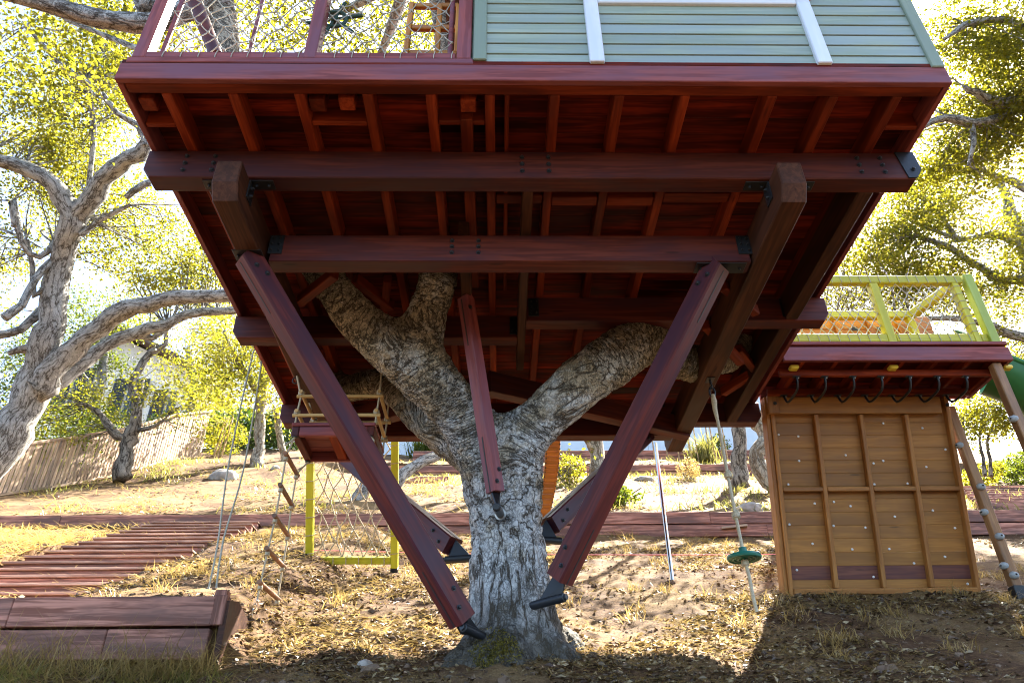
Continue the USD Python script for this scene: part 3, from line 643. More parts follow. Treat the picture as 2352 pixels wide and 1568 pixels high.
    P(t, 'slanted_pole', tube([atY(497, 128, 3.75), atY(470, 60, 3.72), atY(440, -15, 3.7)], [.052, .058, .062], 12), 'red_beam', smooth=50)
    # ---- cabin
    x0, x1, zb, ztop, yb = -.155, 2.855, 4.008, 6.0, 5.02
    BX(t, 'wall_core', x0 + .03, x1 - .03, YF + .032, YF + .07, zb, ztop, 'sage_trim', along='x')
    for xx in (x0 + .02, x1 - .06): BX(t, 'wall_core', xx, xx + .04, YF + .071, yb, zb, ztop, 'sage_trim', along='y')
    BX(t, 'wall_core', x0 + .03, x1 - .03, yb, yb + .04, zb, ztop, 'sage_trim', along='x')
    for seg_i, (a, b) in enumerate(((x0 + .085, .585), (.68, 2.04), (2.135, x1 - .085))):
        z, i = zb + .004, 0
        while z < (4.665 if seg_i == 1 else ztop - .1):
            dz = .1085
            P(t, 'siding_board', hull([(x, y, zz) for x in (a, b) for y, zz in ((YF + .030, z), (YF + .005, z + .004), (YF + .005, z + dz - .014), (YF + .012, z + dz - .003), (YF + .030, z + dz - .003))]), 'sage_siding'); z += dz; i += 1
    BX(t, 'corner_trim', x0, x0 + .085, YF - .012, YF + .03, zb + .035, ztop, 'sage_trim', along='z')
    BX(t, 'corner_trim', x1 - .085, x1, YF - .012, YF + .03, zb - .012, ztop, 'sage_trim', along='z')
    for xx in (x0 - .012, x1 - .008): BX(t, 'corner_trim', xx, xx + .02, YF + .031, YF + .12, zb + .01, ztop, 'sage_trim', along='z')
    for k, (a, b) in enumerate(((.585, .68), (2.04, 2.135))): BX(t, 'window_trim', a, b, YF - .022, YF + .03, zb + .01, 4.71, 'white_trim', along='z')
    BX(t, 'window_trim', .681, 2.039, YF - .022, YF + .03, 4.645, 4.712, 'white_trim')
    BX(t, 'window_sill', .56, 2.16, YF - .05, YF + .03, 4.714, 4.745, 'orange_wood')
    w = P(t, 'window', bevel_box(1.36, .02, .95), 'window_glass', M=np.array([[1, 0, 0, 0], [0, 1, 0, 0], [0, 0, 1, 0], [1.36, YF + .02, 5.23, 1]], float))
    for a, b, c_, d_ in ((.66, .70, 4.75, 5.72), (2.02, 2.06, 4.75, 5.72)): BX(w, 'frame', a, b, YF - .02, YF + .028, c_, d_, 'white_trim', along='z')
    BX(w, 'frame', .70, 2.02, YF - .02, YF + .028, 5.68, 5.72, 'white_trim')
    P(t, 'roof', hull([(x, y, z) for x in (x0 - .3, x1 + .3) for y, z in ((YF - .45, ztop - .05), (YF - .45, ztop + .03), (4.0, ztop + .95), (4.0, ztop + .87), (yb + .45, ztop - .05), (yb + .45, ztop + .03))]), 'roof_brown')
    # orange door frame standing open on the deck beside the cabin
    Z0, Z1 = 4.05, 4.86
    pts = {n: atY(*q, 3.5) for n, q in dict(a=(932, 118), b=(946, 15), c=(1046, -2), d=(1050, 118)).items()}
    d = B(t, 'open_door', pts['a'] - [0, 0, .3], pts['b'] + [0, 0, .02], .04, .055, 'orange_wood', up=(0, 1, 0))
    zA, xa, xb = pts['b'][2], pts['a'][0], pts['c'][0] + .03
    for zz in (zA, zA - .285, zA - .6): B(d, 'door_rail', (xa + .03, 3.5, zz), (xb, 3.5, zz), .04, .05, 'orange_wood')
    for xx in (xa + .235, xb): B(d, 'door_stile', (xx, 3.5, zA - .6), (xx, 3.5, zA), .038, .05, 'orange_wood', up=(0, 1, 0))
    return t
_i0 = trimesh.creation.icosphere(1); SPH0, SPHF = np.array(_i0.vertices), np.array(_i0.faces)
build_tree_house()

# toy wheel tied to the railing, seen through the net
def build_wheel():
    c = atY(768, 45, 3.16); t = T('toy_wheel', 'dark green toy ship wheel behind the rope net of the railing', 'toy wheel', c)
    n = unit(np.array([0, 1, 0])); ex, ez = np.array([1, 0, 0]), np.array([0, 0, 1.0])
    ang = np.linspace(0, 2 * np.pi, 25)
    P(t, 'rim', tube([c + .085 * (np.cos(a) * ex + np.sin(a) * ez) for a in ang], .014, 8, caps=False), 'dark_green', smooth=60)
    P(t, 'hub', tube([c - n * .02, c + n * .03], .03, 12), 'dark_green', smooth=40)
    for k in range(6):
        a = k * np.pi / 3 + .25; d = np.cos(a) * ex + np.sin(a) * ez
        P(t, 'spoke', tube([c + d * .03, c + d * .1, c + d * .13, c + d * .20], [.011, .011, .016, .014], 8), 'dark_green', smooth=50)
build_wheel()

# ------------------------------------------------------------------ rope things hanging under the deck
def rope_tube(p, r, n=7): return tube(p, r, n)
def knot(c, r, rng): return join([tube([np.asarray(c) + r * .62 * np.array([math.cos(a + k), math.sin(a + k), 1.3 * math.sin(2 * a + k)]) for a in np.linspace(0, 2 * np.pi, 12)], r * .5, 6, caps=False) for k in (0, 2.1)])
def sag(a, b, s=0.0, n=8):
    a, b = np.asarray(a, float), np.asarray(b, float); t = np.linspace(0, 1, n)[:, None]
    return a + (b - a) * t - np.array([0, 0, 1]) * s * 4 * t * (1 - t)

def build_disc_swing():
    top = np.array([1.915, 5.78, 3.31]); zd = atY(1709, 1278, 5.78)
    x, y = top[0], 5.78; t = T('disc_swing', 'green plastic disc swing on a knotted rope below the deck', 'disc swing', (x, y, zd[2]))
    P(t, 'eye_bolt', join([tube([top, top - [0, 0, .05]], .011, 8), tube([top + [0, .022 * math.cos(a), -.07 + .022 * math.sin(a)] for a in np.linspace(0, 2 * np.pi, 13)], .007, 6, caps=False)]), 'black_metal', smooth=40)
    P(t, 'base_plate', bevel_box(.07, .10, .008, .002), 'black_metal', M=np.array([[1, 0, 0, 0], [0, 1, 0, 0], [0, 0, 1, 0], [*(top + [0, 0, .002]), 1]], float))
    P(t, 'shackle', tube([top + [.024 * math.cos(a), 0, -.125 + .055 * math.sin(a)] for a in np.linspace(0, 2 * np.pi, 15)], .008, 6, caps=False), 'black_metal', smooth=40)
    zr = top[2] - .17; xe = zd[0]
    P(t, 'rope', rope_tube(spline([(x, y, zr), (x + .004, y, zr - .3), (x + .4 * (xe - x), y, zr - .9), (xe, y, zd[2] + .05)], .1), .014), 'rope', smooth=60)
    P(t, 'rope_splice', rope_tube([(x, y, zr + .02), (x + .004, y, zr - .05), (x - .002, y, zr - .12), (x + .003, y, zr - .22)], [.018, .026, .021, .016]), 'rope', smooth=60)
    for f in (.52, .76):
        P(t, 'knot', knot((x + (xe - x) * f, y, zr + (zd[2] - zr) * f), .032, None), 'rope', smooth=60)
    c = np.array([xe, y, zd[2]])
    ang = np.linspace(0, 2 * np.pi, 41)[:-1]
    prof = [(.012, .075), (.030, .072), (.034, .03), (.055, .020), (.105, .016), (.128, .010), (.135, -.006), (.130, -.020), (.120, -.024), (.112, -.014), (.100, -.014), (.094, -.022), (.082, -.022), (.078, -.012), (.064, -.012), (.058, -.022), (.046, -.022), (.042, -.012), (.03, -.012), (.028, -.03), (.012, -.03)]
    v = np.array([[c[0] + r * math.cos(a), c[1] + r * math.sin(a), c[2] + z] for r, z in prof for a in ang]); n = 40
    i, j = np.meshgrid(np.arange(len(prof) - 1), np.arange(n), indexing='ij'); q = np.stack([i * n + j, (i + 1) * n + j, (i + 1) * n + (j + 1) % n, i * n + (j + 1) % n], -1).reshape(-1, 4)
    P(t, 'seat', (v, np.vstack([q[:, [0, 1, 2]], q[:, [0, 2, 3]]])[:, ::-1]), 'green_plastic', smooth=35)
    P(t, 'rope_tail', rope_tube(spline([c - [0, 0, .02], c + [.012, 0, -.15], c + [.016, .01, -.30], c + [.022, 0, -.42]], .06), [.0145] * len(spline([c - [0, 0, .02], c + [.012, 0, -.15], c + [.016, .01, -.30], c + [.022, 0, -.42]], .06))), 'rope', smooth=60)
    P(t, 'stop_knot', knot(c - [0, 0, .045], .028, None), 'rope', smooth=60)
build_disc_swing()

def build_hanging_platform():
    f0, f1 = atZ(668, 1000, 2.73), atZ(860, 1003, 2.73); x0, x1, y0 = f0[0], f1[0], f0[1]; y1 = y0 + .56; z = 2.73
    t = T('hanging_platform', 'small red wooden box platform hanging on ropes under the left of the deck', 'hanging platform', ((x0 + x1) / 2, (y0 + y1) / 2, z))
    BX(t, 'frame_board', x0 + .062, x1 - .062, y0, y0 + .038, z, z + .085, 'red_fascia'); BX(t, 'frame_board', x0, x1, y1 - .038, y1, z, z + .085, 'red_fascia')
    for xa in (x0, x1 - .06): BX(t, 'frame_board', xa, xa + .06, y0 - .002, y1 - .039, z, z + .085, 'red_beam', along='y')
    BX(t, 'joist', (x0 + x1) / 2 - .05, (x0 + x1) / 2 + .03, y0 + .039, y1 - .039, z + .01, z + .084, 'red_joist', along='y')
    n = 4
    for k in range(n): BX(t, 'slat', x0 - .005, x1 + .005, y0 - .012 + k * (y1 - y0 + .024) / n, y0 - .012 + (k + 1) * (y1 - y0 + .024) / n - .004, z + .087, z + .118, 'red_fascia')
    # dowel rings above it and the four ropes up to the stringer
    tops = []
    for lz, dx in ((2.93, 0), (3.115, .012)):
        xa, xb, ya, yb = x0 + .015 + dx, x1 + .0 + dx, y0 + .02, y1 - .03
        over = .035
        for y in (ya, yb): P(t, 'dowel', tube([(xa - over, y, lz), (xb + over, y, lz)], .0165, 10), 'dowel_tan', smooth=50)
        P(t, 'dowel', tube([(xb, ya - over, lz + .033), (xb, yb + over, lz + .033)], .0165, 10), 'dowel_tan', smooth=50)
        P(t, 'dowel', tube([(xa, ya - over, lz + .033), (xa, yb + over, lz + .033)], .0165, 10), 'dowel_tan', smooth=50)
        tops.append([(xa, ya), (xb, ya), (xa, yb), (xb, yb)])
    for k in range(4):
        (xa, ya), (xb, yb) = tops[0][k], tops[1][k]
        ztop = 3.31 if xb < -1.6 else 3.6
        P(t, 'rope', rope_tube([(xa, ya, z + .11), (xa, ya, 2.93), (xb, yb, 3.115), (xb - (.06 if xb < -1.6 else 0), yb - .02, ztop)], .009), 'rope', smooth=60)
        for q, kk in (((xa, ya, 2.955), .026), ((xb, yb, 3.14), .028)): P(t, 'knot', knot(q, kk, None), 'rope', smooth=60)
        P(t, 'rope_end', rope_tube(spline([(x0 + .03 if xa < -1.5 else x1 - .03, ya, z - .004), ((x0 if xa < -1.5 else x1) + .01, ya - .03, z - .06), ((x0 if xa < -1.5 else x1) - .03, ya - .05, z - .10)], .03), .008), 'rope', smooth=60)
        P(t, 'grommet', tube([(x0 + .03 if xa < -1.5 else x1 - .03, ya, z - .009), (x0 + .03 if xa < -1.5 else x1 - .03, ya, z - .001)], .026, 12), 'rubber', smooth=40)
    P(t, 'eye_bolt', tube([np.array([x0 - .045, y0 + .02, 3.275]) + [.026 * math.cos(a), 0, .03 * math.sin(a)] for a in np.linspace(0, 2 * np.pi, 13)], .006, 6, caps=False), 'black_metal')
    return x0, x1, y0, y1, z
HP = build_hanging_platform()

def build_rope_ladder():
    rungs = [((655, 1040), (684, 1092)), ((643, 1112), (672, 1162)), ((630, 1183), (664, 1232)), ((612, 1258), (653, 1302)), ((595, 1336), (641, 1377))]
    g = atY(545, 1450, 6.25)
    t = T('rope_ladder', 'rope ladder with brown round rungs hanging from the small red platform', 'rope ladder', g)
    L, R = [np.array([HP[0] + .03, HP[2] + .02, HP[4]])], [np.array([HP[0] + .03, HP[3] - .02, HP[4]])]
    for k, (a, b) in enumerate(rungs):
        y = HP[2] + .05 + .06 * k; pa = atY(*a, y); pb = atZ(*b, pa[2]); d = unit(pb - pa)
        P(t, 'rung', tube([pa - d * .005, pb + d * .005], .0195, 12), 'dowel_brown', smooth=50)
        L.append(pa + d * .045); R.append(pb - d * .045)
        for q in (L[-1], R[-1]): P(t, 'knot', knot(q - [0, 0, .03], .018, None), 'rope', smooth=60)
    end = L[-1] + (L[-1] - L[-2]) * .45
    P(t, 'rope', rope_tube(L + [end], .008), 'rope', smooth=60); P(t, 'rope', rope_tube(R, .008), 'rope', smooth=60)
    pts = spline([end, end + (g - end) * .5 + [.02, 0, -.03], g + [.05, 0, .015], g], .012); s = np.r_[0, np.cumsum(np.linalg.norm(np.diff(pts, axis=0), axis=1))]
    for k, u in enumerate(np.arange(.02, s[-1], .045)):
        c = np.array([np.interp(u, s, pts[:, i]) for i in range(3)]); c2 = np.array([np.interp(u + .01, s, pts[:, i]) for i in range(3)]); d = unit(c2 - c + 1e-6)
        e = unit(np.cross(d, (0, 1, .3) if k % 2 else (1, .2, 0)))
        P(t, 'chain_link', tube([c + d * .028 * math.cos(a) + e * .013 * math.sin(a) for a in np.linspace(0, 2 * np.pi, 11)], .0042, 5, caps=False), 'chain_steel', smooth=60)
build_rope_ladder()

def build_rope_loop():
    a, b = atY(582, 808, 6.2), atY(600, 838, 6.32); e1, e2 = atY(479, 1352, 6.05), atY(497, 1350, 6.02)
    t = T('rope_loop', 'long thin grey rope loop running down from the deck edge to the timber wall', 'rope', e1)
    P(t, 'rope', rope_tube(spline([(XL - .01, a[1], H + .02), a, (a + e1) / 2 + [-.03, 0, -.02], atY(500, 1250, 6.05), e1], .15), .008), 'rope_grey', smooth=60)
    P(t, 'rope', rope_tube(spline([(XL - .01, b[1], H + .02), b, (b + e2) / 2 + [.03, 0, -.02], atY(513, 1240, 6.05), e2], .15), .008), 'rope_grey', smooth=60)
build_rope_loop()

def lattice(x0, x1, z0, z1, nx, nz, pt, r, rng, kn=1.9, skip=None):
    seg = []
    for j in range(nz + 1):
        for i in range(nx + 1):
            if (i + j) % 2: continue
            a = pt(i, j)
            for di in (-1, 1):
                if 0 <= i + di <= nx and j < nz:
                    b = pt(i + di, j + 1); seg.append(tube([a, (a + b) / 2 + rng.normal(size=3) * r * .8, b], r, 5, caps=False))
            seg.append((SPH0 * r * kn + a, SPHF))
    return join(seg)

def build_net_frame():
    Yb = 9.15; bl, br = atY(711, 1292, Yb), atY(906, 1292, Yb); top = 4.08; Yt = 8.33
    t = T('cargo_net_frame', 'yellow painted frame laced with a rope climbing net, behind the hanging platform', 'climbing net', (bl + br) / 2)
    dn = np.array([0, Yt - Yb, top - bl[2]]); du = unit(dn); n = unit(np.cross((1, 0, 0), du)); Ln = np.linalg.norm(dn)
    for c in (bl, br): B(t, 'post', c - du * .06, c + dn, .088, .088, 'yellow_paint', up=n)
    for c in (bl, br): B(t, 'post_shoe', c - du * .11, c - du * .062, .092, .092, 'black_metal', up=n)
    B(t, 'bottom_rail', bl + [.046, 0, 0] + du * .03, br - [.046, 0, 0] + du * .03, .085, .07, 'yellow_paint', up=n)
    B(t, 'top_rail', bl + [.046, 0, 0] + dn * .97, br - [.046, 0, 0] + dn * .97, .085, .07, 'yellow_paint', up=n)
    rng = np.random.default_rng(8); Wn = br[0] - bl[0] - .16; nx, nz = 12, 9
    pt = lambda i, j: bl + [.08 + Wn * i / nx, 0, 0] + du * (.07 + (Ln - .14) * j / nz) - n * (.02 + .02 * math.sin(i * .9) * math.sin(j * .8)) + np.array([1, 0, 0]) * .018 * math.sin(i * 2.1 + j) + du * .02 * math.sin(i * 1.3 - j * 2)
    P(t, 'rope_net', lattice(0, 0, 0, 0, nx, nz, pt, .0085, rng), 'rope', smooth=True, kind='stuff')
    for c, s in ((bl, 1), (br, -1)):
        for k in range(7):
            b = c + du * (.12 + k * (Ln - .2) / 6.5); h = .048
            P(t, 'rope_lashing', tube([b + [s * .09, 0, .02], b + [h, 0, .006] - n * 0 + n * h, b + [-h, 0, -.004] + n * h, b + [-h, 0, -.008] - n * h, b + [h, 0, 0] - n * h, b + [s * .09, 0, .02]], .006, 5), 'rope', smooth=60)
    for k in range(6):
        b = bl + [.14 + k * (Wn - .1) / 5, 0, 0] + du * .03; h = .05
        P(t, 'rope_lashing', tube([b + du * h - n * 0.048, b - du * h * .9 - n * .048, b - du * h * .9 + n * .048, b + du * h + n * .048], .006, 5), 'rope', smooth=60)
build_net_frame()

def build_fire_pole():
    b = onG(1545, 1336); t = T('fire_pole', 'shiny steel slide pole standing upright behind the right brace', 'fire pole', b)
    P(t, 'pole', tube([b - [0, 0, .1], (b[0], b[1], H + .1)], .024, 14), 'steel', smooth=50)
    P(t, 'foot_sleeve', tube([b - [0, 0, .05], b + [0, 0, .025]], .038, 12), 'steel', smooth=40)
build_fire_pole()

# ------------------------------------------------------------------ second platform on the right
def build_play_platform():
    x0, x1, y0, y1 = 2.885, 5.19, 6.325, 7.16
    t = T('play_platform', 'red play platform with yellow rope-netted railing, right of the tree house', 'play platform', (4.0, 6.7, H))
    BX(t, 'fascia_board', x0, x1 + .04, y0, y0 + .04, H, H + .16, 'red_fascia', c=.004)
    BX(t, 'fascia_board', x0, x1 + .04, y0 - .006, y0 + .05, H + .185, H + .222, 'red_fascia', c=.004)
    BX(t, 'fascia_board', x1, x1 + .04, y0 + .041, y1, H, H + .15, 'red_fascia', along='y', c=.004)
    BX(t, 'fascia_board', x0, x1 - .02, y1 - .04, y1 + .0, H - .005, H + .15, 'red_fascia', c=.004)
    y = y0 + .042
    while y < y1 - .03: BX(t, 'deck_board', x0, x1 + .038, y, min(y + .1385, y1), H + .153, H + .184, 'red_deck', c=.004); y += .139
    for k in range(7):
        x = x0 + .22 + k * .345
        if x < x1: BX(t, 'joist', x - .025, x + .025, y0 + .041, y1 - .041, H + .02, H + .15, 'red_joist', along='y')
    ya, yb = atZ(2000, 862, 3.775)[1], atZ(2000, 905, 3.775)[1]
    for yy in (ya, yb): BX(t, 'ledger', x0, x1 + (.02 if yy == ya else -.12), yy, yy + .045, 3.775, 3.848, 'red_joist')
    for k in range(7):
        a = np.array([atZ(1833 + 65 * k, 858, 3.775)[0], ya + .02, 3.772]); b = np.array([a[0] - .0, yb + .02, 3.772])
        h = P(t, 'monkey_bar', tube(spline([a, a - [0, 0, .05], a + [0, .03, -.105], a + [0, .09, -.13], b + [0, -.10, -.125], b + [0, -.035, -.085], b - [0, 0, .0]], .03), .0125, 8), 'black_metal', smooth=60)
        for q in (a, b): P(h, 'foot_plate', bevel_box(.075, .045, .007, .002), 'black_metal', M=np.array([[1, 0, 0, 0], [0, 1, 0, 0], [0, 0, 1, 0], [*(q + [0, 0, -.001]), 1]], float)); bolt(h, q + [.022, 0, -.005], (0, 0, -1), .008, mat='chain_steel')
    for cx_ in (1828, 2057, 2321):
        p = atZ(cx_, 835, H - .002); BX(t, 'end_cap', p[0] - .045, p[0] + .045, p[1] + .03, p[1] + .11, H - .03, H + .01, 'yellow_cap', along='z', c=.012)
    # railing
    yr, zb, zt = y0 + .06, 4.115, 4.93
    BX(t, 'bottom_rail', x0 + .07, 4.055, yr, yr + .085, zb, zb + .095, 'yellow_paint'); BX(t, 'bottom_rail', 4.15, 4.97, yr, yr + .085, zb, zb + .095, 'yellow_paint')
    BX(t, 'bottom_rail', 5.045, 5.11, yr, yr + .085, zb, zb + .095, 'yellow_paint')
    BX(t, 'top_rail', x0 + .06, 5.1, yr, yr + .085, zt - .05, zt + .045, 'yellow_paint')
    BX(t, 'rail_post', 4.058, 4.148, yr + .0, yr + .085, zb - .06, zt - .052, 'yellow_paint', along='z')
    BX(t, 'rail_post', 4.972, 5.042, yr + .0, yr + .085, zb - .06, zt - .052, 'yellow_paint', along='z'); BX(t, 'rail_post', x0 + .0, x0 + .06, yr, yr + .085, zb - .06, zt, 'lime_paint', along='z')
    BX(t, 'rail_post', 5.112, 5.21, yr - .03, yr + .06, zb - .06, zt + .045, 'lime_paint', along='z', label='lime green corner post')
    B(t, 'side_rail', (5.07, yr + .087, zt), (4.86, y1 - .06, zt), .08, .09, 'yellow_paint')
    BX(t, 'back_rail', x0 + .1, 4.86, y1 - .10, y1 - .02, zt - .04, zt + .05, 'yellow_paint')
    BX(t, 'rail_post', 4.80, 4.88, y1 - .10, y1 - .02, H + .19, zt - .042, 'yellow_paint', along='z')
    rng = np.random.default_rng(5)
    for (xa, xb, nx) in ((x0 + .06, 4.055, 22), (4.15, 4.97, 16)):
        nz = 10
        pt = lambda i, j: np.array([xa + (xb - xa) * i / nx, yr + .042 + .012 * math.sin(i + j * 2), zb + .10 + (zt - .05 - zb - .10) * j / nz + .006 * math.sin(i * 3 + j)])
        P(t, 'rope_net', lattice(0, 0, 0, 0, nx, nz, pt, .0048, rng), 'rope_grey', smooth=True, kind='stuff')
    def lash(c, ax, w, h):
        ax = unit(ax); o = unit(np.cross(ax, (0, 1, 0))); yv = np.array([0, 1, 0])
        P(t, 'rope_lashing', tube([c + o * h - yv * w, c - o * h - yv * w + ax * .01, c - o * h + yv * w, c + o * h + yv * w, c + o * h - yv * w], .0035, 5), 'rope_grey')
    for k in range(20):
        x = x0 + .12 + k * .106
        if abs(x - 4.1) > .06 and x < 4.95: lash(np.array([x, yr + .042, zb + .047]), (1, 0, 0), .045, .050)
        if x < 5.05: lash(np.array([x, yr + .042, zt - .002]), (1, 0, 0), .045, .050)
    for k in range(7): lash(np.array([5.007, yr + .042, zb + .12 + k * .098]), (0, 0, 1), .045, .037)
    # orange boarded back of the platform's play box
    ybk = y1 + .03; pA, pB = atY(1885, 775, ybk), atY(2135, 722, ybk)
    zlo, zhi = pA[2] - .25, pB[2] + .0
    for k in range(3): BX(t, 'orange_board', x0 + .05, pB[0], ybk + .03, ybk + .055, zlo + k * (zhi - zlo) / 3, zlo + (k + 1) * (zhi - zlo) / 3 - .006, 'orange_wood')
    for xq in (1925, 2000, 2070, 2108): p = atY(xq, 750, ybk); BX(t, 'orange_batten', p[0] - .035, p[0] + .035, ybk - .01, ybk + .028, zlo, zhi - .03, 'orange_wood', along='z')
    for xq in (1962, 2020): p = atY(xq, 757, ybk); BX(t, 'hinge', p[0] - .035, p[0] + .035, ybk - .022, ybk - .012, p[2] - .025, p[2] + .025, 'shutter_dark', c=.002)
    # legs with climbing holds
    def leg(x, y, z0, holds, w=.092):
        l = BX(t, 'leg', x - w / 2, x + w / 2, y - w / 2, y + w / 2, z0, H + (.0 if y < 6.8 else -.08), 'tan_post', along='z', c=.008)
        BX(l, 'steel_shoe', x - w / 2 - .006, x + w / 2 + .006, y - w / 2 - .006, y + w / 2 + .006, z0 - .02, z0 + .16, 'black_metal', along='z', c=.004)
        for z, sx_, fr in holds:
            c = np.array([x + sx_ * (w / 2 - .004) + (.0 if not fr else -.012), y - (w / 2 + .0 if fr else .02), z]); nrm = np.array([0, -1, 0]) if fr else np.array([sx_, -.3, 0])
            e = unit(np.cross(nrm, (0, 0, 1)))
            pts = np.array([c + unit(nrm) * d + e * r * math.cos(a) + np.array([0, 0, 1]) * r * .8 * math.sin(a) for d, r in ((-.004, .042), (.018, .046), (.040, .034), (.050, .016)) for a in np.linspace(0, 2 * np.pi, 10)[:-1]])
            hd = P(l, 'climbing_hold', hull(pts), 'hold_grey', smooth=50); bolt(hd, c + unit(nrm) * .046, nrm, .010)
    leg(4.985, 7.20, G(4.985, 7.2) - .03, [(3.30, -1, False), (2.82, 0, True), (2.56, -1, False), (2.30, 0, True), (2.02, -1, False), (1.92, 0, True)])
    leg(5.08, 6.42, G(5.08, 6.42) - .03, [(3.22, -1, False), (2.6, -1, False)])
build_play_platform()

def build_climbing_wall():
    X0, X1 = 2.945, 4.915; bot = np.array([0, 7.66, 1.875]); top = np.array([0, 7.07, 3.835])
    u = np.array([1.0, 0, 0]); v = unit(top - bot); n = unit(np.cross(u, v)); L = np.linalg.norm(top - bot)
    if n[1] > 0: n = -n
    t = T('climbing_wall', 'slanting golden brown boarded climbing wall, framed back side, under the right platform', 'climbing wall', ((X0 + X1) / 2, 7.66, 1.9))
    q = lambda a, b, d=0.0: np.array([X0 + a, 0, 0]) + bot + v * b + n * d
    Wd = X1 - X0
    rows = 15; dv = (L - .02) / rows; rng = np.random.default_rng(2)
    for k in range(rows):
        m = 'purple_panel' if k in (1,) else ('cedar_panel')
        B(t, 'plank', q(.02, dv * (k + .5) + .01, -.052), q(Wd - .02, dv * (k + .5) + .01, -.052), .034, dv - .0004, m, up=v, c=.004)
    for kk, (a, b) in enumerate(((.55, 1.1), (1.15, 1.6), (1.6, 1.93))): B(t, 'plank_stain', q(a, dv * 4.75, -.0365), q(b, dv * 4.75, -.0365), .001, dv * .40, 'purple_panel', up=v, c=.0003)
    for a in (.0, Wd - .045): B(t, 'side_stile', q(a + .022, -.03, -.02), q(a + .022, L, -.02), .045, .105, 'cedar_frame', up=n)
    B(t, 'side_stile', q(-.024, -.03, -.06), q(-.024, L, -.06), .045, .14, 'cedar_frame', up=n)
    for a in (.25, .5, .75): B(t, 'stud', q(Wd * a, .065, .0), q(Wd * a, L - .20, .0), .045, .07, 'cedar_frame', up=n)
    for i in range(4):
        a, b = Wd * i * .25 + (.047 if i == 0 else .024), Wd * (i + 1) * .25 - (.047 if i == 3 else .024)
        B(t, 'cross_rail', q(a, L * .515, .002), q(b, L * .515, .002), .07, .045, 'cedar_frame', up=v)
    B(t, 'bottom_rail', q(.046, .035, .0), q(Wd - .046, .035, .0), .09, .055, 'cedar_frame', up=v); B(t, 'header_board', q(.046, L - .10, .005), q(Wd - .10, L - .10, .005), .075, .185, 'cedar_panel', up=v)
    B(t, 'foot_board', q(.25, -.07, -.03), q(Wd - .25, -.07, -.03), .05, .12, 'cedar_frame', up=v)
    c = B(t, 'cleat', q(.02, L - .20, .07), q(.02, L + .0, .07), .12, .06, 'cedar_frame', up=n); bolt(c, q(.03, L - .09, .105), n, .02)
    bolt(t, q(Wd - .03, L - .10, .04), n, .02)
    for x_, y_ in ((1788, 998), (1833, 1002), (2028, 972), (2118, 983), (2171, 1032), (2028, 1058), (1915, 1152), (1942, 1045), (1835, 1058), (1810, 1112), (2006, 1064), (2127, 1072), (2084, 1110), (2008, 1112), (2168, 1120),
                   (1871, 1156), (1953, 1162), (2142, 1172), (2055, 1186), (1813, 1204), (1914, 1207), (1987, 1211), (2193, 1212), (1866, 1248), (1957, 1261), (2042, 1260), (2170, 1278), (2099, 1293), (1830, 1308), (2006, 1324), (2222, 1340), (1958, 1357), (2146, 1356), (2076, 1363)):
        d = ray(x_, y_); o = q(0, 0, -.036); s = (o @ n) / (d @ n); pnt = d * s
        if -.0 < (pnt - bot) @ v < L - .2: P(t, 'bolt_head', tube([pnt, pnt + n * .008, pnt + n * .012], [.0135, .0125, .006], 8), 'white_bolt')
build_climbing_wall()

def build_slide():
    t = T('slide', 'green plastic slide at the right edge behind the platform post', 'slide', (5.3, 6.95, 3.9))
    path = spline([(5.36, 6.95, 4.0), (5.55, 6.9, 3.86), (5.9, 6.8, 3.42), (6.5, 6.6, 2.6), (7.0, 6.4, 2.0), (7.4, 6.2, 1.7)], .15)
    tt, a, b = frames_along(path); parts = []
    ang = np.linspace(-.1, np.pi + .1, 15); ring = []
    for r in (.30, .285):
        ring.append(np.array([[math.cos(x) * r, -math.sin(x) * r] for x in ang]))
    loop = np.vstack([ring[0], ring[1][::-1]]); k = len(loop)
    side = np.cross(tt, (0, 0, 1)); side /= np.linalg.norm(side, axis=1, keepdims=True); upv = np.cross(side, tt)
    v = (path[:, None] + side[:, None] * loop[None, :, :1] + upv[:, None] * (loop[None, :, 1:] + .12)).reshape(-1, 3)
    i, j = np.meshgrid(np.arange(len(path) - 1), np.arange(k), indexing='ij'); q = np.stack([i * k + j, i * k + (j + 1) % k, (i + 1) * k + (j + 1) % k, (i + 1) * k + j], -1).reshape(-1, 4)
    P(t, 'chute', (v, np.vstack([q[:, [0, 1, 2]], q[:, [0, 2, 3]]])), 'slide_green', smooth=40)
    for s in (-1, 1): P(t, 'side_lip', tube(path + side * .295 * s + upv * .14, .03, 8), 'slide_green', smooth=60)
    P(t, 'hood', tube([(5.24, 6.95, 4.05), (5.24, 7.2, 4.35), (5.24, 6.95, 4.62), (5.24, 6.68, 4.35)], .03, 8), 'slide_green', smooth=60)
build_slide()

# ------------------------------------------------------------------ timber walls and steps
def wall(name, label, xs, y, rows, zb, h=.205, th=.09, seed=0, group=None, lengths=2.6):
    rng = np.random.default_rng(seed); x0, x1 = xs
    t = T(name, label, 'retaining wall', ((x0 + x1) / 2, y, zb), group)
    for r in range(rows):
        x = x0 - (rng.uniform(0, lengths * .8) if r else 0)
        while x < x1 - .02:
            e = min(x + lengths * rng.uniform(.75, 1.1), x1); a = max(x, x0)
            if e - a > .05: BX(t, 'timber', a + .002, e - .002, y - th + rng.uniform(-.006, .006), y, zb + r * (h + .02), zb + r * (h + .02) + h, 'red_timber', c=.007)
            x = e
    return t
t = wall('retaining_wall', 'low red timber retaining wall in the left foreground with dry grass against it', (-5.2, XW0), YW0 - .015, 2, .965, h=.205, seed=1)
BX(t, 'post_block', XW0 - .005, XW0 + .085, YW0 - .11, YW0 - .012, 1.19, 1.40, 'red_timber', along='z')
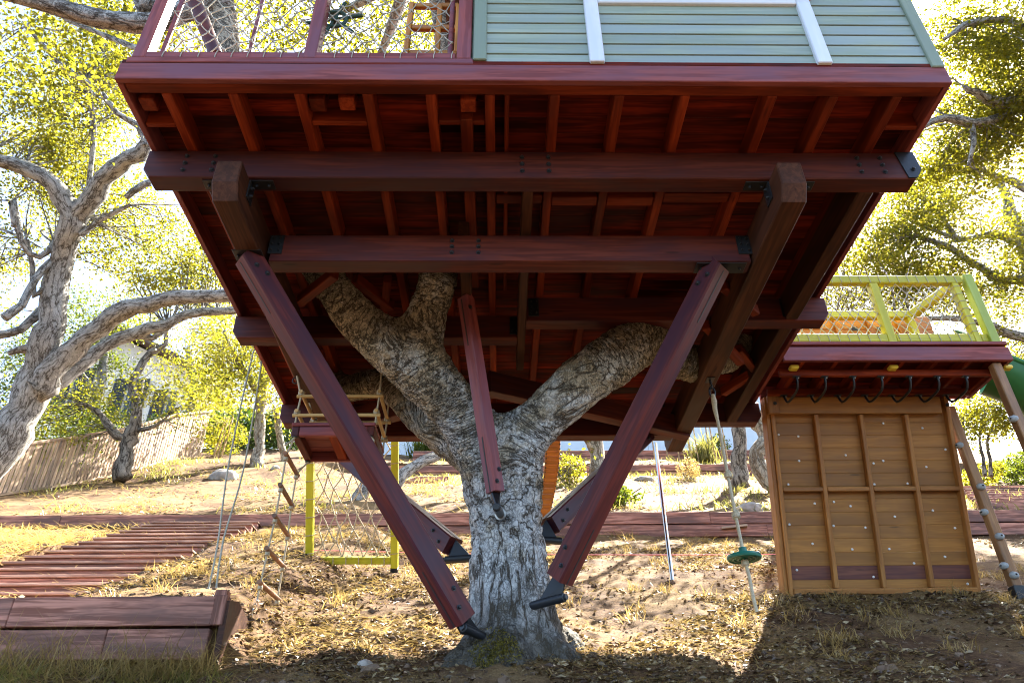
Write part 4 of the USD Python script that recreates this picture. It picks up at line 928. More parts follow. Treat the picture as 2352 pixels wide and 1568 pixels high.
BX(t, 'post_block', XW0 - .06, XW0 + .03, YW0 + .02, YW0 + .11, 1.0, 1.47, 'red_timber', along='z')
P(t, 'end_board', hull([(x, y, z) for x in (XW0 + .06, XW0 + .105) for y, z in ((YW0 - .10, 1.36), (YW0 - .10, .92), (YW0 + .75, 1.16), (YW0 + .75, 1.24), (YW0 + .1, 1.40))]), 'brown_beam')
t = wall('retaining_wall', 'long red timber retaining wall of two rows across the slope behind the oak', (-10.5, 11.0), YW1 - .02, 2, 4.20, h=.22, seed=2, lengths=4.2)
t = wall('retaining_wall', 'lower of the two far red timber walls, behind the steel pole', (-4.5, 11.0), YW2 - .02, 2, 8.98, h=.22, seed=3, lengths=4.5)
t = wall('retaining_wall', 'uppermost far red timber wall in front of the pale wall', (-3.0, 12.5), 24.2, 2, float(G(4.0, 24.2, False)) - .08, h=.21, seed=4, lengths=4.5)

def build_stairs():
    t = T('timber_stairs', 'broad flight of red timber steps climbing the slope on the left', 'steps', (-4, 6, 1.3))
    n = 17; rng = np.random.default_rng(4); pend = 0
    for k in range(1, n + 1):
        f = (k - 1) / (n - 1); y = YW0 + .30 + .422 * k; z = 1.36 + .1935 * k
        xr, xl = SXR[0] + (SXR[1] - SXR[0]) * k / n, SXL[0] + (SXL[1] - SXL[0]) * k / n
        BX(t, 'riser', xl, xr, y, y + .09, z - .215, z - .030, 'red_timber', c=.007)
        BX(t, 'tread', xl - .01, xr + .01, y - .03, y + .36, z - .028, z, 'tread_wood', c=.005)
build_stairs()
def steps(name, label, x0, x1, y0, n, dz, dy, z0, skew=0.0):
    t = T(name, label, 'steps', (x0, y0, z0))
    for k in range(n): BX(t, 'step_board', x0 + skew * k, x1 + skew * k, y0 + dy * k, y0 + dy * k + .09, z0 + dz * k, z0 + dz * k + dz * .95, 'red_timber', c=.006)
p = onG(2245, 1168, 13.2); steps('far_steps', 'curving red timber steps at the right edge behind the leaning saplings', p[0], p[0] + 3.2, 13.4, 9, .19, .37, float(G(p[0] + 1, 13.4, False)) - .05, .22)
p = onG(925, 1112, 13.2); steps('small_steps', 'small weathered red steps behind the low grey branch left of the oak', p[0], p[0] + .95, p[1], 7, .115, .22, p[2] - .02, .03)

def build_board_pile():
    a = onG(1660, 1222); t = T('board_pile', 'pile of loose red boards at the foot of the timber wall behind the disc swing', 'boards', a)
    z = a[2]
    B(t, 'board', a + [0, .0, .10], a + [1.5, -.05, .13], .14, .05, 'red_timber'); B(t, 'board', a + [.3, .02, .18], a + [1.25, .06, .20], .14, .05, 'red_timber'); B(t, 'board', a + [.25, .05, .245], a + [.95, .10, .25], .14, .045, 'red_timber')
    B(t, 'board', a + [-.05, -.12, .03], a + [.4, -.2, .05], .12, .04, 'picket_wood', label='grey loose board end')
build_board_pile()

def build_arch():
    t = T('arched_bridge', 'orange slatted curved climbing bridge seen just right behind the oak trunk', 'climbing bridge', atY(1262, 1195, 12.3))
    pts = spline([atY(1240, 1203, 12.3), atY(1252, 1160, 11.9), atY(1262, 1110, 11.5), atY(1268, 1060, 11.0), atY(1270, 1000, 10.4), atY(1270, 950, 9.8)], .02)
    s = np.r_[0, np.cumsum(np.linalg.norm(np.diff(pts, axis=0), axis=1))]; w = .20
    at = lambda u: np.array([np.interp(u, s, pts[:, i]) for i in range(3)])
    u = .03
    while u < s[-1] - .12:
        a, b = at(u), at(u + .105); m = (a + b) / 2; d = unit(b - a); nn = unit(np.cross((1, 0, 0), d))
        sl = B(t, 'slat', m - [w / 2, 0, 0], m + [w / 2, 0, 0], .102, .03, 'arch_wood', up=nn, c=.004)
        for sx_ in (-.10, .11): bolt(sl, m + [sx_, 0, 0] - nn * .016 * np.sign(nn[1] if nn[1] else 1), -nn * np.sign(nn[1] if nn[1] else 1), .012)
        u += .112
    for sg in (-1, 1): P(t, 'side_cord', tube(pts[::6] + [sg * w / 2, 0, 0], .018, 6), 'arch_wood', smooth=60)
    c = atY(1262, 1200, 12.25); BX(t, 'foot_post', c[0] - .05, c[0] + .06, 12.2, 12.32, c[2] - .45, c[2] + .18, 'red_fascia', along='z')
build_arch()

def build_string():
    a, b = np.array([-2.6, 9.0, G(-2.6, 9.0) + .12]), np.array([4.3, 9.55, G(4.3, 9.55) + .06])
    a = atY(700, 1262, 9.35); b = atY(1790, 1272, 9.6)
    t = T('layout_string', 'thin pink layout string stretched across the slope behind the oak', 'string', a)
    P(t, 'string', tube(sag(a, b, .03, 20), .006, 5), 'pink_string')
    P(t, 'stake', tube([b + [0, 0, .28], b + [.03, 0, -.2]], .014, 5), 'red_joist'); P(t, 'stake', tube([a + [0, 0, .1], a + [-.02, 0, -.2]], .014, 5), 'stake_wood')
build_string()

# ------------------------------------------------------------------ fence, walls and house up the hill
def build_fence():
    A, Bp = onG(-70, 1148, 13.2), onG(464, 1049, 13.2)
    t = T('picket_fence', 'weathered wooden picket fence running up the slope on the left', 'fence', A)
    d = Bp - A; L = np.hypot(d[0], d[1]); n = int(L / .125); rng = np.random.default_rng(6); e = unit([d[0], d[1], 0]); nn = np.array([-e[1], e[0], 0])
    hgt = lambda f: 1.22 + .62 * f
    P0 = lambda f: np.array([A[0] + d[0] * f, A[1] + d[1] * f, float(G(A[0] + d[0] * f, A[1] + d[1] * f, False))])
    for k in range(n):
        f = k / n; p = P0(f); h = hgt(f) + rng.normal() * .012; lean = e * rng.normal() * .008 * h
        B(t, 'picket', p + nn * .028 - [0, 0, .02] + lean * 0, p + nn * .028 + lean + [0, 0, h], .092, .02, 'picket_wood', up=nn, c=.004)
    m = int(L / 2.2)
    for k in range(m):
        a, b = P0(k / m), P0((k + 1) / m)
        for zz, ww in ((.02, .06), (1.0, .07)):
            ha, hb = zz * hgt(k / m), zz * hgt((k + 1) / m)
            B(t, 'rail', a - nn * .012 + [0, 0, ha], b - nn * .012 + [0, 0, hb], .045, ww, 'picket_wood', c=.004)
        B(t, 'post', a + nn * .085 - [0, 0, .1], a + nn * .085 + [0, 0, hgt(k / m)], .09, .09, 'picket_wood', up=nn)
build_fence()

def build_pale_wall():
    z = float(G(3, 27.0, False)) - .4
    t = T('garden_wall', 'long pale blue-grey garden wall at the top of the slope behind the oak', 'wall', (3, 27.2, z))
    x = -6.0
    while x < 13.5: BX(t, 'wall_panel', x, min(x + 2.4, 13.6) - .01, 27.0, 27.2, z, z + 3.2, 'pale_wall', c=.01); x += 2.4
    BX(t, 'wall_cap', -6.05, 13.65, 26.94, 27.26, z + 3.203, z + 3.30, 'pale_wall')
build_pale_wall()

def build_house():
    Yh = 40.0; g = lambda x, y, Y=Yh: atY(x, y, Y)
    base = g(200, 1010)[2] - 3
    pk, e1, e0 = g(285, 772), g(468, 868), g(90, 872); zl = e1[2]; x0, x1 = e0[0], e1[0]
    t = T('hillside_house', 'cream house with dark louvred shutters half hidden behind the trees on the left', 'house', ((x0 + x1) / 2, Yh, base))
    xm = pk[0]; dp = 9.0
    P(t, 'wall', hull([(x, y, z) for y in (Yh, Yh + dp) for x, z in ((x0, base), (x1, base), (x1, zl), (xm, pk[2] - .2), (x0, zl))]), 'house_wall')
    for sg, xe in ((-1, x0), (1, x1)):
        ov = np.array([xe + sg * .9, zl - .9 * (pk[2] - zl) / abs(xe - xm)]); pkz = np.array([xm, pk[2]])
        P(t, 'roof_slope', hull([(q[0], y, q[1] + dz) for q in (ov, pkz) for y in (Yh - 1.1, Yh + dp + .6) for dz in (.02, .28)]), 'roof_brown')
    def window(xa, ya, xb, yb, shut):
        a, b = g(xa, yb), g(xb, ya); w = BX(t, 'window', a[0], b[0], Yh - .08, Yh + .02, a[2], b[2], 'window_glass', c=.01)
        BX(w, 'frame', a[0] - .12, b[0] + .12, Yh - .1, Yh + .02, b[2] + .002, b[2] + .14, 'house_wall', c=.01); BX(w, 'frame', a[0] - .12, b[0] + .12, Yh - .1, Yh + .02, a[2] - .14, a[2] - .002, 'house_wall', c=.01)
        for s_ in shut:
            sxx = a[0] - .95 if s_ < 0 else b[0] + .1; sh = BX(t, 'shutter', sxx, sxx + .82, Yh - .14, Yh - .09, a[2] - .1, b[2] + .1, 'shutter_dark', c=.01)
            k = a[2]
            while k < b[2]: BX(sh, 'louvre', sxx + .08, sxx + .74, Yh - .185, Yh - .142, k, k + .09, 'shutter_dark', c=.01); k += .16
    window(275, 875, 312, 965, (-1, 1)); window(375, 900, 410, 965, (-1,)); window(150, 850, 190, 940, (-1, 1))
    BX(t, 'balcony_rail', x0, xm - 1, Yh - 1.4, Yh - 1.3, zl - .2, zl - .1, 'shutter_dark')
build_house()

def rock(name, label, x, y, wpx, hpx, seed, y0=4.0):
    c = onG(x, y, y0); rng = np.random.default_rng(seed); s = depth(c) / FL
    v, f = np.array(trimesh.creation.icosphere(3).vertices), np.array(trimesh.creation.icosphere(3).faces)
    v = v * (1 + .5 * (meshkit.fbm(v * 1.6 + seed, 3, seed) - .5)[:, None] + .12 * (meshkit.fbm(v * 6, 2, seed) - .5)[:, None])
    v = v * [wpx * s / 2, wpx * s / 2.4, hpx * s * .75] + c
    path = P('/World', name, (v, f), 'rock', smooth=True); meta(path, label, 'rock')
rock('boulder', 'long grey boulder at the right edge among the shrubs', 2318, 1086, 110, 38, 3, 13.2)
rock('boulder', 'grey rock lying on top of the timber wall behind the rope', 1722, 1172, 64, 22, 5, 13.2)
rock('boulder', 'pale rock in the yellow grass between the fence and the rope ladder', 512, 1102, 70, 34, 7, 13.2)
rock('boulder', 'small pale stone on the grassy slope beside the rope ladder', 632, 1078, 20, 14, 9, 13.2)
rock('boulder', 'brown stone on the dirt right of the rope ladder', 838, 1530, 40, 20, 12)
rock('boulder', 'flat stone half buried in the slope near the fire pole', 1480, 1105, 46, 14, 15, 13.2)

# ------------------------------------------------------------------ trees and bushes
OAKS = 'oaks on the hillside'
tree('hillside_oak', 'big grey oak at the left edge, its limbs arching towards the deck', 'tree',
     [limb([(-150, 1340, 13.2, 54.6), (-100, 1180, 13.1, 45.8), (-14, 1060, 13.0, 41.4), (36, 965, 12.9, 40.5), (84, 870, 12.6, 37.0), (110, 765, 12.2, 30.8), (132, 650, 11.8, 28.2), (150, 570, 11.4, 25.5), (164, 512, 11.0, 26.4), (155, 475, 10.8, 22.0), (120, 425, 10.5, 22.0), (60, 385, 10.2, 17.6), (-40, 360, 10.0, 15.8)]),
      limb([(165, 512, 11.0, 26.4), (200, 470, 10.8, 22.9), (240, 410, 10.4, 21.1), (300, 365, 10.0, 19.4), (335, 340, 9.8, 15.8), (355, 290, 9.6, 12.3), (380, 240, 9.5, 9.7)]),
      limb([(76, 900, 12.6, 33.4), (112, 858, 12.5, 29.9), (170, 800, 12.3, 25.5), (225, 750, 12.1, 22.0), (290, 712, 11.9, 20.2), (370, 690, 11.7, 17.6), (450, 680, 11.5, 15.8), (530, 680, 11.3, 14.1), (640, 700, 11.2, 12.3), (760, 690, 11.2, 7.9)]),
      limb([(100, 890, 12.7, 22.9), (170, 850, 12.9, 19.4), (235, 800, 13.0, 15.8), (310, 765, 13.0, 14.1), (380, 745, 13.0, 12.3), (430, 722, 13.0, 10.6), (500, 712, 13.0, 9.7), (560, 712, 13.0, 7.0)]),
      limb([(310, 766, 13.0, 9.7), (350, 775, 13.2, 7.0), (385, 755, 13.3, 5.3)]),
      limb([(90, 800, 12.3, 13.2), (60, 800, 12.2, 9.7), (20, 812, 12.2, 7.0)]), limb([(95, 715, 12.1, 13.2), (70, 740, 12, 10.6), (20, 768, 11.9, 9.7), (-40, 770, 11.8, 7.9)]),
      limb([(120, 600, 11.5, 8.8), (80, 640, 11.4, 7.9), (50, 700, 11.4, 8.8), (10, 730, 11.3, 10.6)]),
      limb([(35, 520, 10.8, 7.9), (28, 460, 10.6, 9.7), (50, 560, 11, 7.0), (90, 590, 11.3, 7.0), (125, 560, 11.4, 7.0)]),
      limb([(125, 640, 11.7, 7.0), (80, 680, 11.7, 7.0), (74, 610, 11.5, 6.2), (60, 550, 11.2, 5.3)]),
      limb([(170, 560, 11.3, 7.9), (200, 500, 11.1, 6.2), (205, 420, 10.6, 6.2), (215, 330, 10.2, 5.3), (212, 250, 9.8, 5.3), (200, 180, 9.4, 4.4)]),
      limb([(335, 335, 9.7, 7.9), (320, 290, 9.6, 7.0), (270, 260, 9.4, 7.0), (235, 215, 9.2, 6.2), (180, 180, 9.0, 6.2), (130, 140, 8.8, 5.3), (60, 60, 8.4, 4.4)]),
      limb([(345, 420, 9.9, 7.9), (320, 430, 9.9, 7.9), (290, 455, 10, 7.0)]), limb([(185, 540, 11.1, 7.0), (230, 505, 11, 6.2), (300, 470, 10.8, 4.4)])],
     [blob(130, 170, 9.9, 260, 190, 1.4), blob(70, 330, 11.3, 190, 150, 1.5), blob(250, 300, 10.7, 170, 130, 1.4), blob(60, 560, 12.5, 130, 180, 1.4), blob(330, 560, 12.7, 230, 130, 1.6), blob(420, 640, 13.3, 200, 110, 1.6), blob(240, 440, 11.9, 160, 70, 1.2), blob(300, 90, 9.7, 200, 110, 1.2)],
     21, clumps=720, per=62, spread=.24, leaf_size=.074, reach=2.6, thr=.49)
tree('small_oak', 'small dark forked oak growing against the picket fence', 'tree',
     [limb([(282, 1100, 19.0, 26), (286, 1060, 19, 18), (290, 1025, 19, 16), (300, 1000, 19, 17), (312, 975, 18.9, 14), (314, 930, 18.8, 11), (302, 890, 18.7, 9), (318, 850, 18.6, 8), (345, 810, 18.5, 8), (380, 790, 18.4, 6), (383, 750, 18.3, 4)]),
      limb([(298, 1008, 19, 12), (268, 1000, 18.9, 9), (245, 970, 18.8, 8), (222, 945, 18.7, 6), (200, 930, 18.6, 4)]), limb([(314, 930, 18.8, 7), (320, 900, 18.8, 7), (328, 870, 18.8, 5)]), limb([(300, 985, 19, 7), (340, 985, 18.8, 5), (375, 965, 18.6, 3)])],
     [blob(190, 930, 18.6, 130, 70, 1.4), blob(350, 890, 18.6, 60, 40, .9), blob(410, 950, 18.6, 90, 40, 1.2), blob(330, 770, 18.4, 60, 40, 1.0), blob(120, 1000, 18.2, 110, 60, 1.0)],
     22, bark='brown_bark', leaf='oak_leaf', clumps=130, per=44, spread=.30, leaf_size=.085)
tree('pale_tree', 'slim tree with smooth pale trunk behind the rope ladder', 'tree',
     [limb([(590, 1082, 22, 22), (593, 1050, 22, 15), (597, 980, 22, 13), (602, 900, 22, 12), (608, 850, 22, 10), (590, 780, 21.8, 8), (560, 700, 21.5, 7)]), limb([(606, 930, 22, 7), (585, 890, 21.8, 7), (568, 860, 21.6, 7), (545, 825, 21.5, 7), (525, 790, 21.3, 6), (515, 760, 21.2, 5)]), limb([(660, 1080, 23, 12), (650, 1040, 23, 8), (640, 985, 23, 8), (635, 940, 23, 6)])],
     [blob(560, 860, 21.4, 110, 90, 1.8), blob(520, 790, 20.6, 120, 70, 1.6), blob(640, 920, 22.5, 90, 80, 1.6), blob(470, 880, 22.4, 120, 60, 1.6)],
     23, bark='pale_bark', clumps=230, per=48, spread=.38, leaf_size=.10)
tree('right_oak', 'tall oak overhanging the upper right corner of the view', 'tree',
     [limb([(2900, 1150, 10.5, 90), (2800, 900, 10.3, 70), (2700, 600, 10, 60), (2560, 380, 9.6, 40), (2440, 290, 9.3, 24), (2352, 240, 9, 14), (2290, 236, 8.8, 12), (2240, 215, 8.6, 9), (2215, 200, 8.5, 6)]),
      limb([(2440, 290, 9.3, 18), (2360, 235, 9.1, 10), (2300, 268, 9, 9), (2234, 282, 8.9, 10), (2167, 270, 8.8, 9), (2120, 290, 8.7, 8)]), limb([(2560, 380, 9.6, 20), (2440, 150, 8.7, 14), (2340, 60, 8, 9), (2240, 50, 7.8, 7), (2170, 90, 7.6, 4)]),
      limb([(2700, 600, 10, 30), (2500, 560, 10.6, 18), (2420, 480, 10.8, 12), (2330, 420, 11, 8), (2270, 400, 11, 6)]), limb([(2232, 282, 8.9, 6), (2236, 330, 9, 6), (2225, 380, 9.2, 4)])],
     [blob(2250, 120, 8.4, 190, 160, 1.1), blob(2280, 330, 9.6, 190, 110, 1.2), blob(2170, 380, 10.4, 130, 120, 1.3), blob(2330, 200, 9.0, 140, 160, 1.2), blob(2420, 60, 8.0, 200, 200, 1.2)],
     24, clumps=600, per=60, spread=.23, leaf_size=.074, thr=.45)
tree('hillside_oak', 'spreading oak behind the yellow railing of the right platform', 'tree',
     [limb([(2560, 1130, 15.5, 60), (2520, 960, 15.3, 48), (2460, 820, 15, 38), (2400, 700, 14.8, 28), (2352, 560, 14.4, 18), (2325, 500, 14.2, 14), (2310, 440, 14, 10), (2270, 390, 13.8, 7)]), limb([(2470, 830, 15, 26), (2400, 790, 14.9, 15), (2330, 770, 14.8, 12), (2250, 740, 14.8, 8), (2150, 730, 14.8, 6), (2060, 735, 14.9, 5)]),
      limb([(2380, 640, 14.6, 14), (2300, 640, 14.5, 10), (2230, 600, 14.4, 8), (2160, 560, 14.3, 7), (2100, 540, 14.2, 5)]), limb([(2352, 560, 14.4, 11), (2280, 540, 14.3, 8), (2210, 550, 14.3, 6), (2120, 520, 14.2, 4)]), limb([(2200, 555, 14.3, 6), (2150, 480, 14.1, 5), (2090, 440, 14, 4)])],
     [blob(2180, 500, 14.2, 220, 120, 1.9), blob(2080, 600, 14.6, 180, 90, 1.6), blob(2290, 640, 14.4, 160, 110, 1.5), blob(2000, 680, 15.4, 160, 80, 1.4), blob(2330, 830, 15.4, 110, 70, 1.2)],
     25, clumps=640, per=60, spread=.27, leaf_size=.086, group=None, thr=.44)
tree('hillside_oak', 'oak with two-toned trunk just behind the hanging rope', 'tree',
     [limb([(1700, 1118, 18.0, 24), (1700, 1095, 18, 18), (1694, 1050, 18, 16), (1700, 1005, 18, 15), (1697, 960, 18, 14), (1680, 900, 17.8, 13), (1640, 800, 17.5, 11), (1560, 650, 17, 8)]), limb([(1690, 930, 17.9, 10), (1740, 840, 17.5, 9), (1800, 700, 17, 7), (1800, 560, 16.5, 5)])],
     [blob(1560, 640, 17.0, 260, 140, 2.6), blob(1800, 560, 16.4, 200, 160, 2.4)], 26, bark='brown_bark', clumps=100, per=30, spread=.36, leaf_size=.10, reach=3.4)
tree('hillside_oak', 'crooked sunlit oak trunk bent beside the climbing wall', 'tree',
     [limb([(1790, 1138, 16.5, 24), (1768, 1105, 16.5, 19), (1748, 1075, 16.5, 19), (1742, 1040, 16.5, 17), (1756, 1010, 16.5, 15), (1748, 985, 16.5, 15), (1725, 960, 16.4, 13), (1690, 900, 16.2, 12), (1650, 760, 15.6, 9)]), limb([(1740, 975, 16.5, 9), (1800, 880, 16, 8), (1900, 780, 15.5, 6)]), [pr(1690, 900, 16.2, 9), np.array([4.3, 14.2, 8.0, .06]), np.array([3.4, 12.4, 7.8, .045]), np.array([1.4, 11.4, 7.6, .03])]],
     [blob(1740, 720, 15.6, 220, 120, 2.0), blob(1900, 640, 15.6, 120, 90, 1.6), ((3.4, 11.9, 7.7), (2.3, 1.3, .8)), ((1.4, 11.4, 7.6), (1.6, 1.2, .7))], 27, bark='pale_bark', clumps=150, per=30, spread=.34, leaf_size=.09, reach=3.2)  # last limb and last two crown masses are unseen, added to dapple the slope
tree('hillside_oak', 'stout oak leaning behind the right of the trunk, below the deck', 'tree',
     [limb([(1380, 1098, 20, 24), (1374, 1060, 20, 18), (1368, 1020, 20, 17), (1350, 960, 19.8, 16), (1320, 880, 19.4, 12), (1240, 760, 18.6, 9)]), limb([(1372, 1040, 20, 8), (1345, 1010, 19.8, 6), (1318, 985, 19.6, 5)]), [pr(1320, 880, 19.4, 11), np.array([1.0, 16.0, 9.4, .09]), np.array([-.4, 12.8, 8.0, .06]), np.array([-2.4, 12.4, 8.3, .03])]],
     [blob(1230, 720, 18.4, 330, 150, 2.8), blob(1310, 1040, 19.4, 50, 36, .6), ((-.6, 11.8, 7.6), (2.3, 1.4, .8)), ((-2.6, 12.6, 8.4), (1.6, 1.3, .8))], 28, bark='pale_bark', clumps=190, per=32, spread=.34, leaf_size=.10, reach=3.2)  # hidden forward limb and its two crown masses added to shade the ground
tree('low_oak', 'low grey oak bough bending over the slope left of the trunk', 'tree',
     [limb([(820, 1160, 15.5, 20), (835, 1125, 15.5, 17), (850, 1095, 15.6, 16), (845, 1060, 15.7, 14), (830, 1000, 15.8, 12), (800, 930, 15.9, 9)]), limb([(905, 1118, 15.3, 12), (925, 1092, 15.4, 14), (955, 1068, 15.6, 13), (990, 1052, 15.9, 12), (1020, 1030, 16.2, 11), (1050, 990, 16.6, 9), (1040, 920, 17, 7)]), limb([(846, 1090, 15.6, 10), (880, 1105, 15.4, 11), (910, 1108, 15.3, 12)])],
     [blob(850, 840, 16.2, 200, 110, 1.8), blob(1060, 860, 17, 160, 100, 1.6)], 29, clumps=80, per=30, spread=.32, leaf_size=.09, reach=3)
tree('far_oak', 'far oak filling the gap above the fence left of the deck', 'tree',
     [limb([(430, 1040, 31, 14), (436, 960, 31, 11), (445, 880, 30.5, 9), (430, 800, 30, 7)]), limb([(440, 920, 30.8, 7), (490, 850, 30.3, 6), (520, 800, 30, 4)])],
     [blob(505, 800, 30, 80, 90, 2.0), blob(500, 930, 30.4, 90, 60, 2)], 30, clumps=170, per=32, spread=.5, leaf_size=.15, reach=5)
tree('far_oak', 'green oak rising beyond the fence behind the big left limb', 'tree',
     [limb([(215, 1010, 27, 15), (220, 930, 27, 12), (235, 850, 26.5, 10), (240, 760, 26, 8)]), limb([(222, 900, 26.8, 8), (170, 840, 26.4, 6), (120, 790, 26, 4)])],
     [blob(230, 730, 25.5, 120, 60, 1.8), blob(120, 800, 26, 130, 80, 1.8), blob(30, 900, 25, 110, 80, 1.6), blob(250, 830, 26.5, 80, 40, 1.4)], 33, leaf='green_leaf', clumps=230, per=40, spread=.36, leaf_size=.12, reach=4)
for k, (x0, y0, xt) in enumerate(((2236, 1097, 2216), (2262, 1092, 2250), (2276, 1094, 2268))):
    p = 14.6 + .3 * k
    tree('sapling', ('thin slanting sapling nearest the climbing wall at the right edge', 'middle one of the three thin saplings at the right edge', 'straightest of the three thin saplings, nearest the boulder')[k], 'sapling',
         [limb([(x0, y0, p, 4.5), ((x0 * 2 + xt) / 3, y0 - 40, p, 3.6), (xt, y0 - 80, p, 3), (xt - 5 + 12 * k, y0 - 140, p, 2)])], [blob(2215 + 42 * k, 965 - 8 * k, p, 55, 60, .6)], 40 + k, bark='brown_bark', clumps=60, per=30, spread=.16, leaf_size=.07, reach=1.6, twig_r=.006, thr=.38)

def bush(name, label, x, y, Y, rx, ry, rd, seed, leaf, size, n, cat='shrub', y0=13.2):
    c = onG(x, y + ry * .8, y0) if Y is None else atY(x, y + ry, Y)
    c[2] = float(G(c[0], c[1])); s = depth(c) / FL; rng = np.random.default_rng(seed)
    t = T(name, label, cat, c)
    stems = [tube(spline([c + rng.normal(size=3) * [.06, .06, 0], c + np.array([rng.normal() * rx * s * .3, rng.normal() * .1, ry * s * .7]), c + np.array([rng.normal() * rx * s * .5, rng.normal() * .2, ry * s * 1.5])], .2), .012, 5, bark=True) for _ in range(6)]
    v, f = join([(a, b) for a, b, _ in stems]); P(t, 'stem', (v, f), 'brown_bark', pv={'bark': np.vstack([q for _, _, q in stems])})
    u = unit_rows(rng.normal(size=(n, 3))) * rng.random((n, 1)) ** .33
    pos = c + [0, 0, ry * s] + u * [rx * s, rd, ry * s]; pos = pos[meshkit.fbm(pos * 2.2, 2, seed) > .38]
    v, f, tint = leaves(pos, size, rng, flat=.2); P(t, 'foliage', (v, f), leaf, pv={'tint': tint}, kind='stuff')
bush('shrub', 'bright sunlit dry shrub beside the steel pole on the upper slope', 1584, 1080, None, 28, 26, .5, 51, 'dry_grass', .07, 700)
bush('shrub', 'low green mound of weeds behind the right brace', 1430, 1146, None, 62, 22, .5, 52, 'green_leaf', .08, 1600)
bush('shrub', 'yellow-green bush right of the orange bridge', 1305, 1085, None, 46, 40, .7, 53, 'oak_leaf', .085, 1500)
bush('hedge', 'dark green hedge beyond the top of the picket fence', 545, 1010, 29.5, 110, 46, 1.6, 54, 'hedge_leaf', .16, 6500, 'hedge')
bush('hedge', 'dark green bush behind the slim pale trunk', 640, 1012, 28.5, 60, 50, 1.4, 55, 'hedge_leaf', .15, 3500, 'hedge')
bush('shrub', 'feathery yellow-green young plant in front of the hedge by two stakes', 508, 975, 25, 60, 46, .9, 56, 'oak_leaf', .10, 2200)
bush('shrub', 'green shrub on the bank at the far right edge', 2322, 1030, 18, 60, 34, 1.2, 57, 'green_leaf', .09, 2600)
bush('shrub', 'yellowish shrub beside the boulder at the right edge', 2245, 1050, 17, 44, 26, .8, 58, 'oak_leaf', .08, 1500)
bush('shrub', 'bluish green shrub against the pale wall seen behind the rope', 1655, 1015, 25.2, 28, 30, .6, 59, 'green_leaf', .10, 900)
bush('shrub', 'leafy dark green shrub rising behind the near end of the picket fence', 150, 935, 20.0, 140, 85, 1.4, 60, 'green_leaf', .10, 4200)
bush('shrub', 'tangled shrub at the left edge between the oak and the house', 60, 860, 17.5, 110, 70, 1.2, 61, 'oak_leaf', .10, 2600)
bush('shrub', 'dark green shrub in front of the cream house, right of the forked oak', 395, 955, 30.5, 70, 50, 1.2, 62, 'hedge_leaf', .15, 2600)
bush('shrub', 'green thicket under the left oak limb, hiding the house wall', 215, 905, 27.0, 90, 70, 1.2, 63, 'green_leaf', .13, 3200)
# spiky grass clump and stakes by the pale wall
for k, (x, y, yy, wd) in enumerate(((968, 1052, 25.5, .9), (1035, 1052, 25.6, .4), (1620, 1052, 23.6, .8))):
    c = atY(x, y, yy); c[2] = float(G(c[0], c[1])); rng = np.random.default_rng(70 + k)
    t = T('spiky_plant', ('spiky green grass plant under the deck edge left of the trunk', 'second smaller spiky plant close to the trunk by the pale wall', 'yellow spiky grass clump among the stakes')[k], 'plant', c)
    v, f, tint = blades(c + rng.normal(size=(260, 3)) * [wd * .3, .15, 0], .9, .02, rng, .7); P(t, 'blades', (v, f), 'green_leaf' if k < 2 else 'green_grass', pv={'tint': tint}, kind='stuff')
for k, x in enumerate((1500, 1530, 1556, 1585, 1600, 1628, 1640, 1668, 1758)):
    b = atY(x + 6, 1068, 23.4); b[2] = float(G(b[0], b[1])) - .1
    o = P('/World', 'garden_stake', tube([b, b + [.02 * (k % 3 - 1), 0, 1.6 + .12 * (k % 4)]], .022, 6), 'stake_wood', smooth=50)
    meta(o, 'thin wooden garden stake before the pale wall, %s from the left' % ('first', 'second', 'third', 'fourth', 'fifth', 'sixth', 'seventh', 'eighth', 'last')[k], 'stake', 'stakes before the pale wall')
for k, (x, y) in enumerate(((488, 1062), (505, 1062), (496, 1058))):
    b = atY(x, y, 24.5); b[2] = float(G(b[0], b[1])) - .1
    o = P('/World', 'plant_stake', tube([b, b + [.12, 0, 1.75]], .03, 6), 'stake_wood', smooth=50); meta(o, ('left tan stake by the young plant in front of the hedge', 'right tan stake by the young plant in front of the hedge', 'middle tan stake by the young plant in front of the hedge')[k], 'stake', 'stakes of the young plant')

# ------------------------------------------------------------------ what lies on the ground
def scatter(n, xr, yr, rng, dens=None):
    X = rng.uniform(*xr, n); Y = yr[0] + (yr[1] - yr[0]) * rng.random(n) ** 1.35
    if dens is not None: k = dens(X, Y) > rng.random(n); X, Y = X[k], Y[k]
    return np.stack([X, Y, G(X, Y)], -1)
rng = np.random.default_rng(90)
pat = lambda X, Y: np.clip((meshkit.fbm(np.stack([X, Y, 0 * X], -1) * 1.1, 4, 31) - .43) * 4.5, .05, 1)
C = scatter(60000, (-4.2, 5.6), (4.5, 11.5), rng, pat); C[:, 2] += rng.uniform(.0, .02, len(C))
parts = [leaves(C[k::3], z, rng, flat=fl, aspect=asp) for k, (z, fl, asp) in enumerate(((.026, .6, .7), (.042, .85, .55), (.062, .75, .42)))]
v, f = join([(a, b) for a, b, _ in parts]); tint = np.concatenate([c for _, _, c in parts]) ** 3.2
P('/World', 'leaf_litter', (v, f), 'litter', pv={'tint': tint}, kind='stuff', label='dry brown leaf litter strewn over the slope under the deck', cat='leaf litter')
C = scatter(2600, (-4.0, 5.6), (4.5, 10.0), rng); sc = .009 * rng.lognormal(0, .6, len(C)); i0 = trimesh.creation.icosphere(1)
iv = np.array(i0.vertices) * [1, .9, .7]; v = (C[:, None] + iv[None] * sc[:, None, None] * (1 + .25 * rng.normal(size=(len(C), len(iv), 1)))).reshape(-1, 3); f = (np.array(i0.faces)[None] + np.arange(len(C))[:, None, None] * len(iv)).reshape(-1, 3)
